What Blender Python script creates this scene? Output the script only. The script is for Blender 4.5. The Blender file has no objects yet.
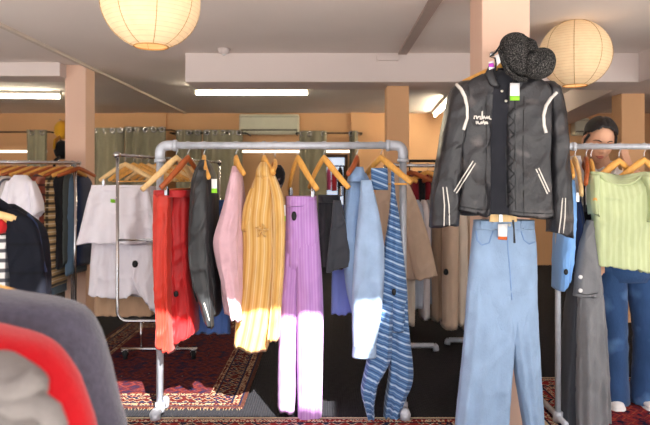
import bpy, bmesh, math, random
from mathutils import Vector, Matrix, noise
from mathutils.bvhtree import BVHTree

# ------------------------------------------------------------------ frame of the photograph
F, CX, HZ, CH = 632.0, 325.0, 180.0, 1.40
scene = bpy.context.scene
COL = scene.collection
R = math.radians
rnd = random.Random(7)

def P(px, py, Y):
    """point seen at a photo position, standing Y metres away"""
    return Vector(((px - CX) / F * Y, Y, CH - (py - HZ) / F * Y))

def lin(h):
    h = h.lstrip('#')
    out = []
    for i in (0, 2, 4):
        c = int(h[i:i + 2], 16) / 255
        out.append(c / 12.92 if c <= .04045 else ((c + .055) / 1.055) ** 2.4)
    return (*out, 1)

# ------------------------------------------------------------------ materials
MATS = {}
def newmat(name):
    m = bpy.data.materials.new(name); m.use_nodes = True
    nt = m.node_tree; nt.nodes.clear()
    out = nt.nodes.new('ShaderNodeOutputMaterial')
    b = nt.nodes.new('ShaderNodeBsdfPrincipled')
    nt.links.new(b.outputs[0], out.inputs[0])
    return m, nt, b

def N(nt, t, **kw):
    n = nt.nodes.new(t)
    for k, v in kw.items(): setattr(n, k, v)
    return n

def math_(nt, op, a, b=None):
    n = N(nt, 'ShaderNodeMath', operation=op)
    for i, s in enumerate((a, b)):
        if s is None: continue
        if isinstance(s, (int, float)): n.inputs[i].default_value = s
        else: nt.links.new(s, n.inputs[i])
    return n.outputs[0]

def mixc(nt, fac, a, b, blend='MIX'):
    n = N(nt, 'ShaderNodeMixRGB', blend_type=blend)
    for i, s in enumerate((fac, a, b)):
        if isinstance(s, (int, float)): n.inputs[i].default_value = s
        elif isinstance(s, tuple): n.inputs[i].default_value = s
        else: nt.links.new(s, n.inputs[i])
    return n.outputs[0]

def step(nt, val, lo, hi):
    n = N(nt, 'ShaderNodeMapRange', clamp=True)
    nt.links.new(val, n.inputs[0])
    n.inputs[1].default_value = lo; n.inputs[2].default_value = hi
    return n.outputs[0]

def mat(name, col, rough=.85, var=.12, scale=9, bump=.25, bscale=90, spec=.25, metal=0,
        stripes=None, emit=0, sheen=0, stretch=None, coat=0, fleck=None):
    """stripes: list of (axis, per_metre, duty, colour, phase)"""
    if name in MATS: return MATS[name]
    m, nt, b = newmat(name)
    L = nt.links
    tc = N(nt, 'ShaderNodeTexCoord')
    c = lin(col)
    if stripes:
        sep = N(nt, 'ShaderNodeSeparateXYZ'); L.new(tc.outputs['UV'], sep.inputs[0])
        for ax, fr, duty, hexc, ph in stripes:
            src = math_(nt, 'ADD', sep.outputs[1], math_(nt, 'MULTIPLY', sep.outputs[0], .4)) if ax == 'd' else sep.outputs[ax]
            w = math_(nt, 'FRACT', math_(nt, 'ADD', math_(nt, 'MULTIPLY', src, fr), ph))
            tri = math_(nt, 'ABSOLUTE', math_(nt, 'SUBTRACT', w, .5))
            k = step(nt, tri, .5 * duty + .05, .5 * duty - .05)
            c = mixc(nt, math_(nt, 'MULTIPLY', k, .9), c, lin(hexc))
    if fleck:
        n2 = N(nt, 'ShaderNodeTexNoise'); n2.inputs['Scale'].default_value = fleck[1]; n2.inputs['Detail'].default_value = 2
        L.new(tc.outputs['Object'], n2.inputs['Vector'])
        c = mixc(nt, step(nt, n2.outputs[0], fleck[2], fleck[2] + .12), c, lin(fleck[0]))
    mp = N(nt, 'ShaderNodeMapping')
    L.new(tc.outputs['Object'], mp.inputs[0])
    if stretch: mp.inputs['Scale'].default_value = stretch
    n1 = N(nt, 'ShaderNodeTexNoise'); n1.inputs['Scale'].default_value = scale; n1.inputs['Detail'].default_value = 5
    L.new(mp.outputs[0], n1.inputs['Vector'])
    hs = N(nt, 'ShaderNodeHueSaturation')
    if isinstance(c, tuple): hs.inputs['Color'].default_value = c
    else: L.new(c, hs.inputs['Color'])
    mr = N(nt, 'ShaderNodeMapRange'); L.new(n1.outputs[0], mr.inputs[0])
    mr.inputs[1].default_value = .25; mr.inputs[2].default_value = .75
    mr.inputs[3].default_value = 1 - var; mr.inputs[4].default_value = 1 + var
    L.new(mr.outputs[0], hs.inputs['Value'])
    L.new(hs.outputs[0], b.inputs['Base Color'])
    b.inputs['Roughness'].default_value = rough
    b.inputs['Specular IOR Level'].default_value = spec
    b.inputs['Metallic'].default_value = metal
    if sheen: b.inputs['Sheen Weight'].default_value = sheen
    if coat: b.inputs['Coat Weight'].default_value = coat
    if emit:
        b.inputs['Emission Color'].default_value = lin(col); b.inputs['Emission Strength'].default_value = emit
    if bump:
        nb = N(nt, 'ShaderNodeTexNoise'); nb.inputs['Scale'].default_value = bscale; nb.inputs['Detail'].default_value = 4
        L.new(mp.outputs[0], nb.inputs['Vector'])
        bp = N(nt, 'ShaderNodeBump'); bp.inputs['Strength'].default_value = bump; bp.inputs['Distance'].default_value = .01
        L.new(nb.outputs[0], bp.inputs['Height']); L.new(bp.outputs[0], b.inputs['Normal'])
    MATS[name] = m
    return m

def cloth(name, col, **k):
    k.setdefault('rough', .9); k.setdefault('spec', .15); k.setdefault('var', .1); k.setdefault('scale', 14)
    k.setdefault('bump', .45); k.setdefault('bscale', 22); k.setdefault('stretch', (1, 1, .35)); k.setdefault('sheen', .15)
    return mat(name, col, **k)

def rugmat(name, hx, hy, red='#5a1a18', navy='#151a33', cream='#c9b79a', rust='#94452c', edge=None):
    m, nt, b = newmat(name); L = nt.links
    tc = N(nt, 'ShaderNodeTexCoord'); sp = N(nt, 'ShaderNodeSeparateXYZ'); L.new(tc.outputs['Object'], sp.inputs[0])
    ax = math_(nt, 'ABSOLUTE', sp.outputs[0]); ay = math_(nt, 'ABSOLUTE', sp.outputs[1])
    d = math_(nt, 'MINIMUM', math_(nt, 'SUBTRACT', hx, ax), math_(nt, 'SUBTRACT', hy, ay))
    cb = N(nt, 'ShaderNodeCombineXYZ'); L.new(ax, cb.inputs[0]); L.new(ay, cb.inputs[1])
    def motif(scale, cols, feat='F1', metric='MANHATTAN'):
        v = N(nt, 'ShaderNodeTexVoronoi', distance=metric, feature=feat); v.inputs['Scale'].default_value = scale
        v.inputs['Randomness'].default_value = .55
        L.new(cb.outputs[0], v.inputs['Vector'])
        cr = N(nt, 'ShaderNodeValToRGB'); cr.color_ramp.interpolation = 'CONSTANT'
        e = cr.color_ramp.elements
        while len(e) < len(cols): e.new(.5)
        for el, (p, h) in zip(e, cols): el.position = p; el.color = lin(h)
        L.new(v.outputs['Distance'], cr.inputs[0])
        return cr.outputs[0]
    field = motif(11, [(0, cream), (.1, navy), (.3, red), (.62, rust), (.75, red), (.95, navy)])
    small = motif(26, [(0, rust), (.2, navy), (.3, red), (.8, navy)])
    field = mixc(nt, .45, field, small)
    border = motif(15, [(0, cream), (.16, rust), (.36, navy), (.7, cream), (.8, red)])
    thin = motif(40, [(0, navy), (.35, cream), (.7, red)])
    c = mixc(nt, step(nt, d, .245, .25), border, field)
    def band(c, lo, hi, col):
        k = math_(nt, 'MULTIPLY', step(nt, d, lo - .002, lo + .002), step(nt, d, hi + .002, hi - .002))
        return mixc(nt, k, c, col)
    c = band(c, .0, .022, lin(edge or cream)); c = band(c, .022, .035, lin(navy)); c = band(c, .035, .075, thin)
    c = band(c, .075, .088, lin(navy)); c = band(c, .2, .212, lin(navy)); c = band(c, .212, .245, thin)
    n = N(nt, 'ShaderNodeTexNoise'); n.inputs['Scale'].default_value = 60; L.new(tc.outputs['Object'], n.inputs['Vector'])
    c = mixc(nt, .5, c, n.outputs[0], 'OVERLAY')
    L.new(c, b.inputs['Base Color']); b.inputs['Roughness'].default_value = .95; b.inputs['Specular IOR Level'].default_value = .1
    bp = N(nt, 'ShaderNodeBump'); bp.inputs['Strength'].default_value = .4; bp.inputs['Distance'].default_value = .01
    L.new(n.outputs[0], bp.inputs['Height']); L.new(bp.outputs[0], b.inputs['Normal'])
    return m

# ------------------------------------------------------------------ mesh builder
class MB:
    def __init__(s): s.v = []; s.f = []; s.uv = []
    def add(s, p, uv=(0, 0)):
        s.v.append(Vector(p)); s.uv.append(uv); return len(s.v) - 1
    def loft(s, rings, uvs=None, cap0=True, cap1=True):
        base = len(s.v); n = len(rings[0])
        for i, r in enumerate(rings):
            for j, p in enumerate(r): s.add(p, uvs[i][j] if uvs else (j / n * .1, i * .02))
        for i in range(len(rings) - 1):
            for j in range(n):
                a = base + i * n + j; b = base + i * n + (j + 1) % n
                s.f.append((a, b, b + n, a + n))
        for k, cap in ((0, cap0), (len(rings) - 1, cap1)):
            if not cap: continue
            c = s.add(sum((Vector(p) for p in rings[k]), Vector()) / n, s.uv[base + k * n])
            for j in range(n):
                a = base + k * n + j; b = base + k * n + (j + 1) % n
                s.f.append((b, a, c) if k == 0 else (a, b, c))
        return s
    def tube(s, path, r, n=10, r2=None, up=(0, 0, 1), caps=True):
        path = [Vector(p) for p in path]; m = len(path)
        rr = r if isinstance(r, (list, tuple)) else [r] * m
        r2 = rr if r2 is None else (r2 if isinstance(r2, (list, tuple)) else [r2] * m)
        rings = []; prev = None
        for i, p in enumerate(path):
            t = (path[min(i + 1, m - 1)] - path[max(i - 1, 0)])
            t = t.normalized() if t.length > 1e-9 else Vector((0, 0, 1))
            u = Vector(up) if prev is None else prev
            a = u - t * u.dot(t)
            if a.length < 1e-4:
                a = Vector((1, 0, 0)) - t * t.x
                if a.length < 1e-4: a = Vector((0, 1, 0))
            a.normalize(); b = t.cross(a); prev = a
            rings.append([p + a * (rr[i] * math.cos(2 * math.pi * j / n)) + b * (r2[i] * math.sin(2 * math.pi * j / n)) for j in range(n)])
        return s.loft(rings, cap0=caps, cap1=caps)
    def box(s, c, d, rz=0):
        c = Vector(c); b = len(s.v); M = Matrix.Rotation(rz, 3, 'Z')
        for x in (-1, 1):
            for y in (-1, 1):
                for z in (-1, 1):
                    s.add(c + M @ Vector((x * d[0] / 2, y * d[1] / 2, z * d[2] / 2)), (x * d[0] / 2, z * d[2] / 2))
        for q in ((0, 1, 3, 2), (4, 6, 7, 5), (0, 4, 5, 1), (2, 3, 7, 6), (0, 2, 6, 4), (1, 5, 7, 3)):
            s.f.append(tuple(b + i for i in q))
        return s
    def lathe(s, prof, c, n=32):
        c = Vector(c); rings = []
        for r, z in prof:
            rings.append([c + Vector((r * math.cos(2 * math.pi * j / n), r * math.sin(2 * math.pi * j / n), z)) for j in range(n)])
        return s.loft(rings)
    def disc(s, c, nrm, r, t, n=20):
        nrm = Vector(nrm).normalized(); c = Vector(c)
        return s.tube([c - nrm * t / 2, c + nrm * t / 2], r, n=n, up=(0.3, .2, .9))
    def ball(s, c, r, sc=(1, 1, 1), nu=20, nv=12):
        c = Vector(c); rings = []
        for i in range(1, nv):
            th = math.pi * i / nv
            rings.append([c + Vector((r * sc[0] * math.sin(th) * math.cos(2 * math.pi * j / nu), r * sc[1] * math.sin(th) * math.sin(2 * math.pi * j / nu), r * sc[2] * math.cos(th))) for j in range(nu)])
        return s.loft(rings)
    def plate(s, pts, n, t):
        """thick polygon"""
        n = Vector(n).normalized() * t / 2
        return s.loft([[Vector(p) + n for p in pts], [Vector(p) - n for p in pts]])
    def bvh(s): return BVHTree.FromPolygons(s.v, s.f)

def link(name, mb, m, parent=None, smooth=True, loc=None, bevel=0):
    me = bpy.data.meshes.new(name)
    o = bpy.data.objects.new(name, me); COL.objects.link(o)
    if parent is not None:
        org = Vector(parent['_org']); o.parent = parent
    else:
        if loc is None:
            xs = [p.x for p in mb.v]; ys = [p.y for p in mb.v]; zs = [p.z for p in mb.v]
            loc = ((min(xs) + max(xs)) / 2, (min(ys) + max(ys)) / 2, min(zs))
        org = Vector(loc); o.location = org
    ORG[o.name] = org
    me.from_pydata([tuple(p - org) for p in mb.v], [], mb.f)
    ul = me.uv_layers.new(name='UVMap')
    for lp in me.loops: ul.data[lp.index].uv = mb.uv[lp.vertex_index]
    bm = bmesh.new(); bm.from_mesh(me); bmesh.ops.recalc_face_normals(bm, faces=bm.faces); bm.to_mesh(me); bm.free()
    me.materials.append(m)
    if smooth:
        for p in me.polygons: p.use_smooth = True
    if bevel:
        b = o.modifiers.new('edge', 'BEVEL'); b.width = bevel; b.segments = 2; b.limit_method = 'ANGLE'
    o['_org'] = list(org)
    return o

ORG = {}
def tag(o, label, cat, group=None):
    o['label'] = label; o['category'] = cat
    if group: o['group'] = group
    return o
def thing(name, label, cat, loc, group=None):
    o = bpy.data.objects.new(name, None); COL.objects.link(o); o.empty_display_size = .1
    o.location = loc; o['_org'] = list(loc)
    return tag(o, label, cat, group)
def single(name, mb, m, label, cat, group=None, **k):
    return tag(link(name, mb, m, **k), label, cat, group)
def struct(name, mb, m, **k):
    k.setdefault('smooth', False)
    o = link(name, mb, m, **k); o['kind'] = 'structure'; return o

# ------------------------------------------------------------------ cloth
def lerp_prof(prof, y):
    """smooth interpolation of rows (py, xl, xr, thick)"""
    rows = [tuple(r) + ((1.0,) if len(r) == 3 else ()) for r in prof]
    if y <= rows[0][0]: return rows[0][1:]
    if y >= rows[-1][0]: return rows[-1][1:]
    for i in range(len(rows) - 1):
        a, b = rows[i], rows[i + 1]
        if a[0] <= y <= b[0]:
            t = (y - a[0]) / (b[0] - a[0])
            p0 = rows[i - 1] if i else a; p3 = rows[i + 2] if i + 2 < len(rows) else b
            out = []
            for k in (1, 2, 3):
                h = b[0] - a[0]
                m1 = (b[k] - p0[k]) / max(b[0] - p0[0], 1e-6) * h
                m2 = (p3[k] - a[k]) / max(p3[0] - a[0], 1e-6) * h
                t2, t3 = t * t, t * t * t
                out.append((2 * t3 - 3 * t2 + 1) * a[k] + (t3 - 2 * t2 + t) * m1 + (-2 * t3 + 3 * t2) * b[k] + (t3 - t2) * m2)
            return tuple(out)

def garment(mb, prof, Y, th=.06, yaw=0, folds=5, amp=.012, seed=0, nu=56, nv=56, hem=.008, slope=0, tslope=0,
            noi=.0065, lens=.55, grow=True, dY=0, scoop=0, crease=.011):
    """a hanging closed tube of cloth following the rows of prof; th = half thickness in metres"""
    Y = Y + dY
    t = math.tan(R(yaw)); rr = random.Random(seed)
    y0, y1 = prof[0][0], prof[-1][0]
    xc = sum(r[1] + r[2] for r in prof) / (2 * len(prof)); Xc = (xc - CX) / F * Y
    nr = Vector((math.sin(R(yaw)), -math.cos(R(yaw)), 0))
    off = Vector((rr.uniform(0, 50), rr.uniform(0, 50), rr.uniform(0, 50)))
    nf = max(3, int(folds * 2.2))
    fs = [[(-1.1 + 2.2 * (k + rr.uniform(.1, .9)) / nf, rr.uniform(.35, .6) * 2.2 / nf, rr.choice((-1, 1, 1)) * rr.uniform(.5, 1.3), rr.uniform(-.25, .25), rr.uniform(0, .35), rr.uniform(0, 9)) for k in range(nf)] for _ in (0, 1)]
    ph = rr.uniform(0, 6)
    rings = []; uvs = []
    for i in range(nv + 1):
        v = i / nv; py = y0 + (y1 - y0) * v
        xl, xr, tm = lerp_prof(prof, py); c = (xl + xr) / 2; hw = max((xr - xl) / 2, .4)
        g = (.3 + .7 * v) if grow else 1
        ring = []; uvr = []
        for j in range(nu):
            a = 2 * math.pi * j / nu; ca, sa = math.cos(a), math.sin(a)
            u = math.copysign(abs(ca) ** .85, ca)
            k = (c + hw * u - CX) / F
            X = k * (Y - Xc * t) / (1 - k * t); Yp = Y + (X - Xc) * t
            s = math.copysign(abs(sa) ** lens, sa)
            wob = 0
            for uk, wk, ak, tk, vs, q in fs[0 if s >= 0 else 1]:
                if v < vs and grow: fade = max(0, 1 - (vs - v) * 5)
                else: fade = 1
                d = (u - uk - tk * (v - .5)) / wk
                if abs(d) < 2.6: wob += ak * fade * math.exp(-d * d) * (.75 + .5 * noise.noise(Vector((q, v * 3, 0))))
            wob *= amp * g * 1.1 * min(1, abs(s) * 1.6)
            z0 = py * Y / F
            q = Vector((X * 5, s * .7, z0 * 3.2)) + off
            nz = noise.noise(q) * noi * 2.4 + noise.noise(q * 3.1) * noi * .9
            cr = 1 - abs(noise.noise(Vector((X * 9 + z0 * 4, s, z0 * 7)) + off)) * 2.2
            if cr > 0: nz += crease * cr ** 3
            dep = (th * tm + nz) * s + wob * (1 if s > 0 else -.8)
            z = CH - (py - HZ) / F * Y - (slope * v ** 3 + tslope * (1 - v) ** 3) * u / F * Y
            if scoop and v < .35: z -= scoop / F * Y * max(0, 1 - v / .35) * max(0, 1 - (u / .72) ** 2)
            if v > .75: z += hem * (v - .75) * 4 * (noise.noise(Vector((u * folds * .9, s * .5, ph))) * 1.8)
            ring.append(Vector((X, Yp, z)) + nr * dep)
            uvr.append((u * hw / F * Y, -py / F * Y))
        rings.append(ring); uvs.append(uvr)
    # turned-in hem so the tube is closed
    last = rings[-1]; cen = sum(last, Vector()) / nu
    rings.append([cen + (p - cen) * .93 + Vector((0, 0, .012)) for p in last]); uvs.append(uvs[-1])
    mb.loft(rings, uvs)
    return mb

def pillow(mb, pts, Y, th, seed=0, noi=.006, dent=None, nr=9, sub=4, back=.8, dY=0):
    """soft inflated body with the outline pts (photo points, Y metres away)"""
    Y += dY; n0 = len(pts); pl = []
    for i in range(n0):          # closed Catmull-Rom
        p0, p1, p2, p3 = (pts[(i + k - 1) % n0] for k in range(4))
        for q in range(sub):
            t = q / sub
            pl.append(tuple(.5 * (2 * p1[k] + (p2[k] - p0[k]) * t + (2 * p0[k] - 5 * p1[k] + 4 * p2[k] - p3[k]) * t * t + (3 * p1[k] - p0[k] - 3 * p2[k] + p3[k]) * t ** 3) for k in (0, 1)))
    cx = sum(p[0] for p in pl) / len(pl); cy = sum(p[1] for p in pl) / len(pl)
    off = Vector((seed * 3.7, seed * 1.3, 0)); rings = []; uvs = []
    seq = [(k / nr, -1) for k in range(1, nr + 1)] + [(k / nr, 1) for k in range(nr - 1, 0, -1)]
    for r, sg in seq:
        ring = []; uvr = []
        for x, y in pl:
            qx, qy = cx + (x - cx) * r, cy + (y - cy) * r
            p = P(qx, qy, Y)
            d = th * math.sqrt(max(0, 1 - r ** 2.4)) * (1 if sg < 0 else back)
            if dent: d *= 1 - dent(qx, qy)
            d += noise.noise(p * 22 + off) * noi
            ring.append(p + Vector((0, sg * d, 0))); uvr.append((p.x, p.z))
        rings.append(ring); uvs.append(uvr)
    return mb.loft(rings, uvs)

CAM = Vector((0, 0, CH))
def onto(bv, px, py, lift=.004, Y=3.3):
    d = (P(px, py, 1) - CAM).normalized()
    h = bv.ray_cast(CAM, d)
    if h[0] is None:
        n = bv.find_nearest(P(px, py, Y if Y else 3.5))
        return n[0] - d * lift
    return h[0] - d * lift
def strokes(mb, bv, pts, r=.003, sub=5, lift=.003, n=6, Y=3.3):
    """a cord laid on a surface through photo points"""
    pl = []
    for i in range(len(pts) - 1):
        for q in range(sub): t = q / sub; pl.append((pts[i][0] * (1 - t) + pts[i + 1][0] * t, pts[i][1] * (1 - t) + pts[i + 1][1] * t))
    pl.append(pts[-1])
    return mb.tube([onto(bv, x, y, lift, Y) for x, y in pl], r, n=n)
def card(mb, bv, pts, lift=.008, t=.002, Y=3.3):
    """stiff card on a surface: photo points in order, set at the depth of the nearest of them"""
    c = [onto(bv, x, y, lift, Y) for x, y in pts]
    yy = min(p.y for p in c)
    return mb.plate([P(x, y, yy) for x, y in pts], (0, 1, 0), t)

# ------------------------------------------------------------------ hangers
def hanger_meshes(half=.2, drop=.1, neck=.075, rail_r=.025, thick=.013, tall=.023):
    b = MB()
    path = []; ra = []; rb = []
    for i in range(25):
        q = -1 + i / 12; a = abs(q)
        path.append((half * q, .03 * a * a, -drop * (a ** 1.05 if a > .12 else a * 1.0) + .004))
        ra.append(tall * (1.0 - .3 * a) * (.75 + .25 * min(1, a * 4))); rb.append(thick * (1 - .1 * a))
    b.tube(path, ra, n=10, r2=rb, up=(0, 0, 1))
    h = MB(); rc = rail_r + .003; pth = [(0, 0, 0), (0, 0, neck - rc - .018), (.004, 0, neck - rc - .010)]
    for i in range(13):
        a = -1.1 + i / 12 * 4.0
        pth.append((rc * math.cos(a), 0, neck + rc * math.sin(a)))
    h.tube(pth, .0022, n=6)
    bar = MB().tube([(-half * .86, .02, -drop - .004), (half * .86, .02, -drop - .004)], .006, n=8)
    return b, h, bar

def rot_mb(mb, loc, rz):
    M = Matrix.Translation(loc) @ Matrix.Rotation(rz, 4, 'Z')
    mb.v = [M @ p for p in mb.v]; return mb

def hanger(rail, rz, m, label, half=.2, drop=.1, neck=.075, rail_r=.025, bar=False, clips=None, group='wooden hangers', hookrz=0, name='clothes_hanger'):
    """rail: point on the rail axis; apex hangs neck below it"""
    apex = Vector(rail) - Vector((0, 0, neck))
    root = thing(name, label, 'hanger', apex, group)
    b, h, br = hanger_meshes(half, drop, neck, rail_r)
    link('shoulder_bar', rot_mb(b, apex, rz), m, root)
    link('hook', rot_mb(h, apex, hookrz), M_CHROME, root)
    if bar: link('trouser_bar', rot_mb(br, apex, rz), m, root)
    if clips:
        for q in clips:
            c = MB().box((q, .02, -drop - .02), (.022, .02, .04)).box((q, .02, -drop + .004), (.012, .016, .02))
            link('clip', rot_mb(c, apex, rz), M_CHROME, root, smooth=False, bevel=.002)
    return root

# ------------------------------------------------------------------ shared materials
M_CHROME = mat('chrome', '#c9c9cc', rough=.22, metal=1, var=.05, bump=0)
M_GALV = mat('galvanised_pipe', '#bcc1ca', rough=.5, metal=.35, var=.12, scale=25, bump=.05)
M_WOOD = mat('light_wood', '#e0a552', rough=.45, var=.18, scale=6, bump=.05, stretch=(8, 8, 1), spec=.4)
M_WOOD2 = mat('pale_wood', '#e2bd84', rough=.5, var=.15, scale=6, bump=.05, stretch=(8, 8, 1), spec=.4)
M_REDW = mat('red_brown_wood', '#a4542a', rough=.4, var=.2, scale=6, bump=.05, stretch=(8, 8, 1), spec=.4)
M_BLACK = mat('black_plastic', '#141416', rough=.4, var=.05, bump=0)
M_WHITE = mat('white_card', '#e8e6e6', rough=.6, var=.03, bump=0)
M_LIME = mat('lime_print', '#8fd63a', rough=.6, var=.03, bump=0)
M_MAG = mat('magenta_print', '#b13fb5', rough=.6, var=.03, bump=0)
M_ORANGE = mat('orange_print', '#c9602c', rough=.6, var=.03, bump=0)
M_RUBBER = mat('black_rubber', '#1b1b1d', rough=.6, var=.05, bump=0)
M_BRASS = mat('metal_snap', '#d7d2c6', rough=.3, metal=1, var=.05, bump=0)

def security_tag(parent, bv, px, py, r=2.6, tall=1.25):
    c = onto(bv, px, py, .007)
    m = MB().ball(c, r / F * c.y, (1, .5, tall), 14, 8)
    return link('security_tag', m, M_BLACK, parent)
# ------------------------------------------------------------------ the room
ZC = 2.50
m_wall = mat('peach_wall', '#d9ab80', rough=.9, var=.04, scale=2, bump=.08)
m_pinkwall = mat('pink_pillar_paint', '#e4c0aa', rough=.85, var=.03, scale=2, bump=.05)
m_ceil = mat('ceiling_paint', '#eae0da', rough=.95, var=.04, scale=1.2, bump=.06)
m_beam = mat('beam_paint', '#dccfca', rough=.9, var=.03, scale=2, bump=.05)
m_trim = mat('conduit_paint', '#d6cabd', rough=.6, var=.03, bump=0)

def carpet():
    m, nt, b = newmat('black_ribbed_carpet'); L = nt.links
    tc = N(nt, 'ShaderNodeTexCoord'); sp = N(nt, 'ShaderNodeSeparateXYZ'); L.new(tc.outputs['Object'], sp.inputs[0])
    w = math_(nt, 'SINE', math_(nt, 'MULTIPLY', sp.outputs[0], 420))
    n = N(nt, 'ShaderNodeTexNoise'); n.inputs['Scale'].default_value = 30; L.new(tc.outputs['Object'], n.inputs['Vector'])
    c = mixc(nt, n.outputs[0], lin('#1c1c20'), lin('#2f2f34'))
    L.new(c, b.inputs['Base Color']); b.inputs['Roughness'].default_value = .95; b.inputs['Specular IOR Level'].default_value = .15
    bp = N(nt, 'ShaderNodeBump'); bp.inputs['Strength'].default_value = .5; bp.inputs['Distance'].default_value = .004
    L.new(w, bp.inputs['Height']); L.new(bp.outputs[0], b.inputs['Normal'])
    return m
struct('floor', MB().box((0, 6.2, -.05), (13, 8.4, .1)), carpet())
m_pave = mat('pavement', '#bdbbb8', rough=.95, var=.1, scale=4, bump=.2)
struct('pavement', MB().box((0, -6.0, -.05), (30, 16, .1)), m_pave)
OPY, OPF = 1.56, .80
struct('ceiling', MB().box((0, (OPY + 10.5) / 2, ZC + .06), (13, 10.5 - OPY, .12)), m_ceil)
# added unseen canopy: shades the near coats, its open bay shapes the sun patches
struct('sun_blocker', MB().box((0, (OPF - 1.2) / 2, ZC + .06), (13, OPF + 1.2, .12)).box((-3.55, (OPF + OPY) / 2, ZC + .06), (5.9, OPY - OPF, .12))
       .box((3.865, (OPF + OPY) / 2, ZC + .06), (5.27, OPY - OPF, .12)), m_beam)
struct('wall_back', MB().box((0, 10.5, 1.25), (13, .2, 2.5)), m_wall)
struct('wall_left', MB().box((-6.45, 6.2, 1.25), (.1, 8.4, 2.5)), m_wall)
struct('wall_right', MB().box((6.45, 6.2, 1.25), (.1, 8.4, 2.5)), m_wall)
# beams
struct('beam', MB().box((.755, 5.71, 2.374), (3.93, .48, .252)), m_beam, bevel=.006)
struct('beam', MB().box((-4.4, 6.08, 2.435), (3.85, .36, .13)), m_beam, bevel=.006)
struct('beam', MB().box((2.93, 4.0, 2.374), (.42, 3.9, .252)), m_beam)
struct('beam', MB().plate([(2.72, 5.95, 2.374), (3.42, 10.4, 2.374), (3.85, 10.4, 2.374), (3.14, 5.95, 2.374)], (0, 0, 1), .252), m_beam)
# pillars
struct('pillar', MB().box((1.002, 3.645, 1.25), (.266, .29, 2.5)), m_pinkwall, bevel=.006)
struct('pillar', MB().box((-2.39, 6.17, 1.25), (.2, .24, 2.5)), m_pinkwall, bevel=.006)
struct('pillar', MB().box((.657, 5.8, 1.124), (.2, .22, 2.248)), m_wall, bevel=.006)
struct('pillar', MB().box((3.025, 6.31, 1.125), (.23, .22, 2.25)), m_wall, bevel=.006)
# wall joints: shallow piers on the back wall
struct('trim_2', MB().box((P(362, 0, 10.3).x, 10.36, 1.25), (.35, .08, 2.5)), m_wall)
struct('trim_3', MB().box((P(150, 0, 10.3).x, 10.37, 1.25), (.5, .06, 2.5)), m_wall)
# ceiling conduits
struct('trim_4', MB().box((-2.28, 6.6, ZC - .012), (.035, 7.4, .024)), m_trim)
m_seam = mat('seam_paint', '#b09f97', rough=.9, var=.03, bump=0)
struct('trim_5', MB().box((.668, 3.9, ZC - .01), (.075, 3.1, .02)), m_seam)

# junction box and smoke detector by the beam
jb = single('junction_box', MB().box((.54, 5.455, 2.45), (.19, .04, .045)), m_beam, 'small flat white junction box on top edge of the ceiling beam', 'box', smooth=False, bevel=.004)
sd = thing('smoke_detector', 'round white smoke detector on the ceiling before the beam', 'smoke detector', (P(224, 53, 5.3).x, 5.3, ZC - .04))
link('housing', MB().lathe([(.02, ZC - .045), (.045, ZC - .035), (.055, ZC)], (sd.location.x, 5.3, 0), 20), m_beam, sd)
link('sensor', MB().lathe([(.012, ZC - .055), (.02, ZC - .044)], (sd.location.x, 5.3, 0), 14), M_WHITE, sd)

# ------------------------------------------------------------------ paper lanterns
def paper(name, strength):
    m, nt, b = newmat(name); L = nt.links
    tc = N(nt, 'ShaderNodeTexCoord')
    n = N(nt, 'ShaderNodeTexNoise'); n.inputs['Scale'].default_value = 22; n.inputs['Detail'].default_value = 6; L.new(tc.outputs['Object'], n.inputs['Vector'])
    c = mixc(nt, n.outputs[0], lin('#dfbd90'), lin('#ecd2ab'))
    sp = N(nt, 'ShaderNodeSeparateXYZ'); L.new(tc.outputs['Object'], sp.inputs[0])
    w = math_(nt, 'FRACT', math_(nt, 'ADD', math_(nt, 'MULTIPLY', sp.outputs[2], 52), 40))
    c = mixc(nt, math_(nt, 'MULTIPLY', step(nt, w, .8, .9), .28), c, lin('#a98350'))
    L.new(c, b.inputs['Base Color']); L.new(c, b.inputs['Emission Color']); b.inputs['Emission Strength'].default_value = strength
    b.inputs['Roughness'].default_value = .9
    return m
m_paper = paper('lantern_paper', .27)
m_glow = mat('lantern_bulb', '#ffe9c4', emit=1.6, bump=0, var=0)
m_rib = mat('lantern_rib', '#b98d55', rough=.9, bump=0, var=.05)
def lantern(px, py, r_px, Y, label):
    c = P(px, py, Y); r = r_px / F * Y
    root = thing('paper_lantern', label, 'lantern', c, 'round paper lanterns')
    prof = []
    n = 66
    for i in range(n + 1):
        th = R(17) + (math.pi - R(17) - R(20)) * i / n
        k = 1 + .006 * (1 - abs(math.sin(i * math.pi / 3)))*1.0
        prof.append((r * k * math.sin(th) * 1.0, r * .97 * k * math.cos(th)))
    rings = [[c + Vector((q * math.cos(2 * math.pi * j / 48), q * math.sin(2 * math.pi * j / 48), z)) for j in range(48)] for q, z in prof]
    link('paper_shade', MB().loft(rings, cap0=False, cap1=False), m_paper, root)
    for k in range(8):         # paper seams along the meridians
        a = R(22 + k * 45); sm = MB().tube([c + Vector((q * 1.003 * math.cos(a), q * 1.003 * math.sin(a), z)) for q, z in prof[::3]], .0018, n=4)
        link('paper_seam', sm, m_rib, root)
    zb = prof[-1]
    ring = MB().tube([c + Vector((zb[0] * math.cos(2 * math.pi * j / 32), zb[0] * math.sin(2 * math.pi * j / 32), zb[1])) for j in range(33)], .004, n=6, caps=False)
    link('bottom_ring', ring, m_rib, root)
    link('bulb', MB().ball(c + Vector((0, 0, -r * .3)), r * .36, (1, 1, 1)), m_glow, root)
    link('cord', MB().tube([c + Vector((0, 0, r * .05)), Vector((c.x, c.y, ZC - .012))], .004, n=6), M_WHITE, root)
    link('ceiling_cap', MB().lathe([(.05, ZC - .028), (.06, ZC - .01), (.06, ZC)], (c.x, c.y, 0), 20), M_WHITE, root)
    return root
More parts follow.
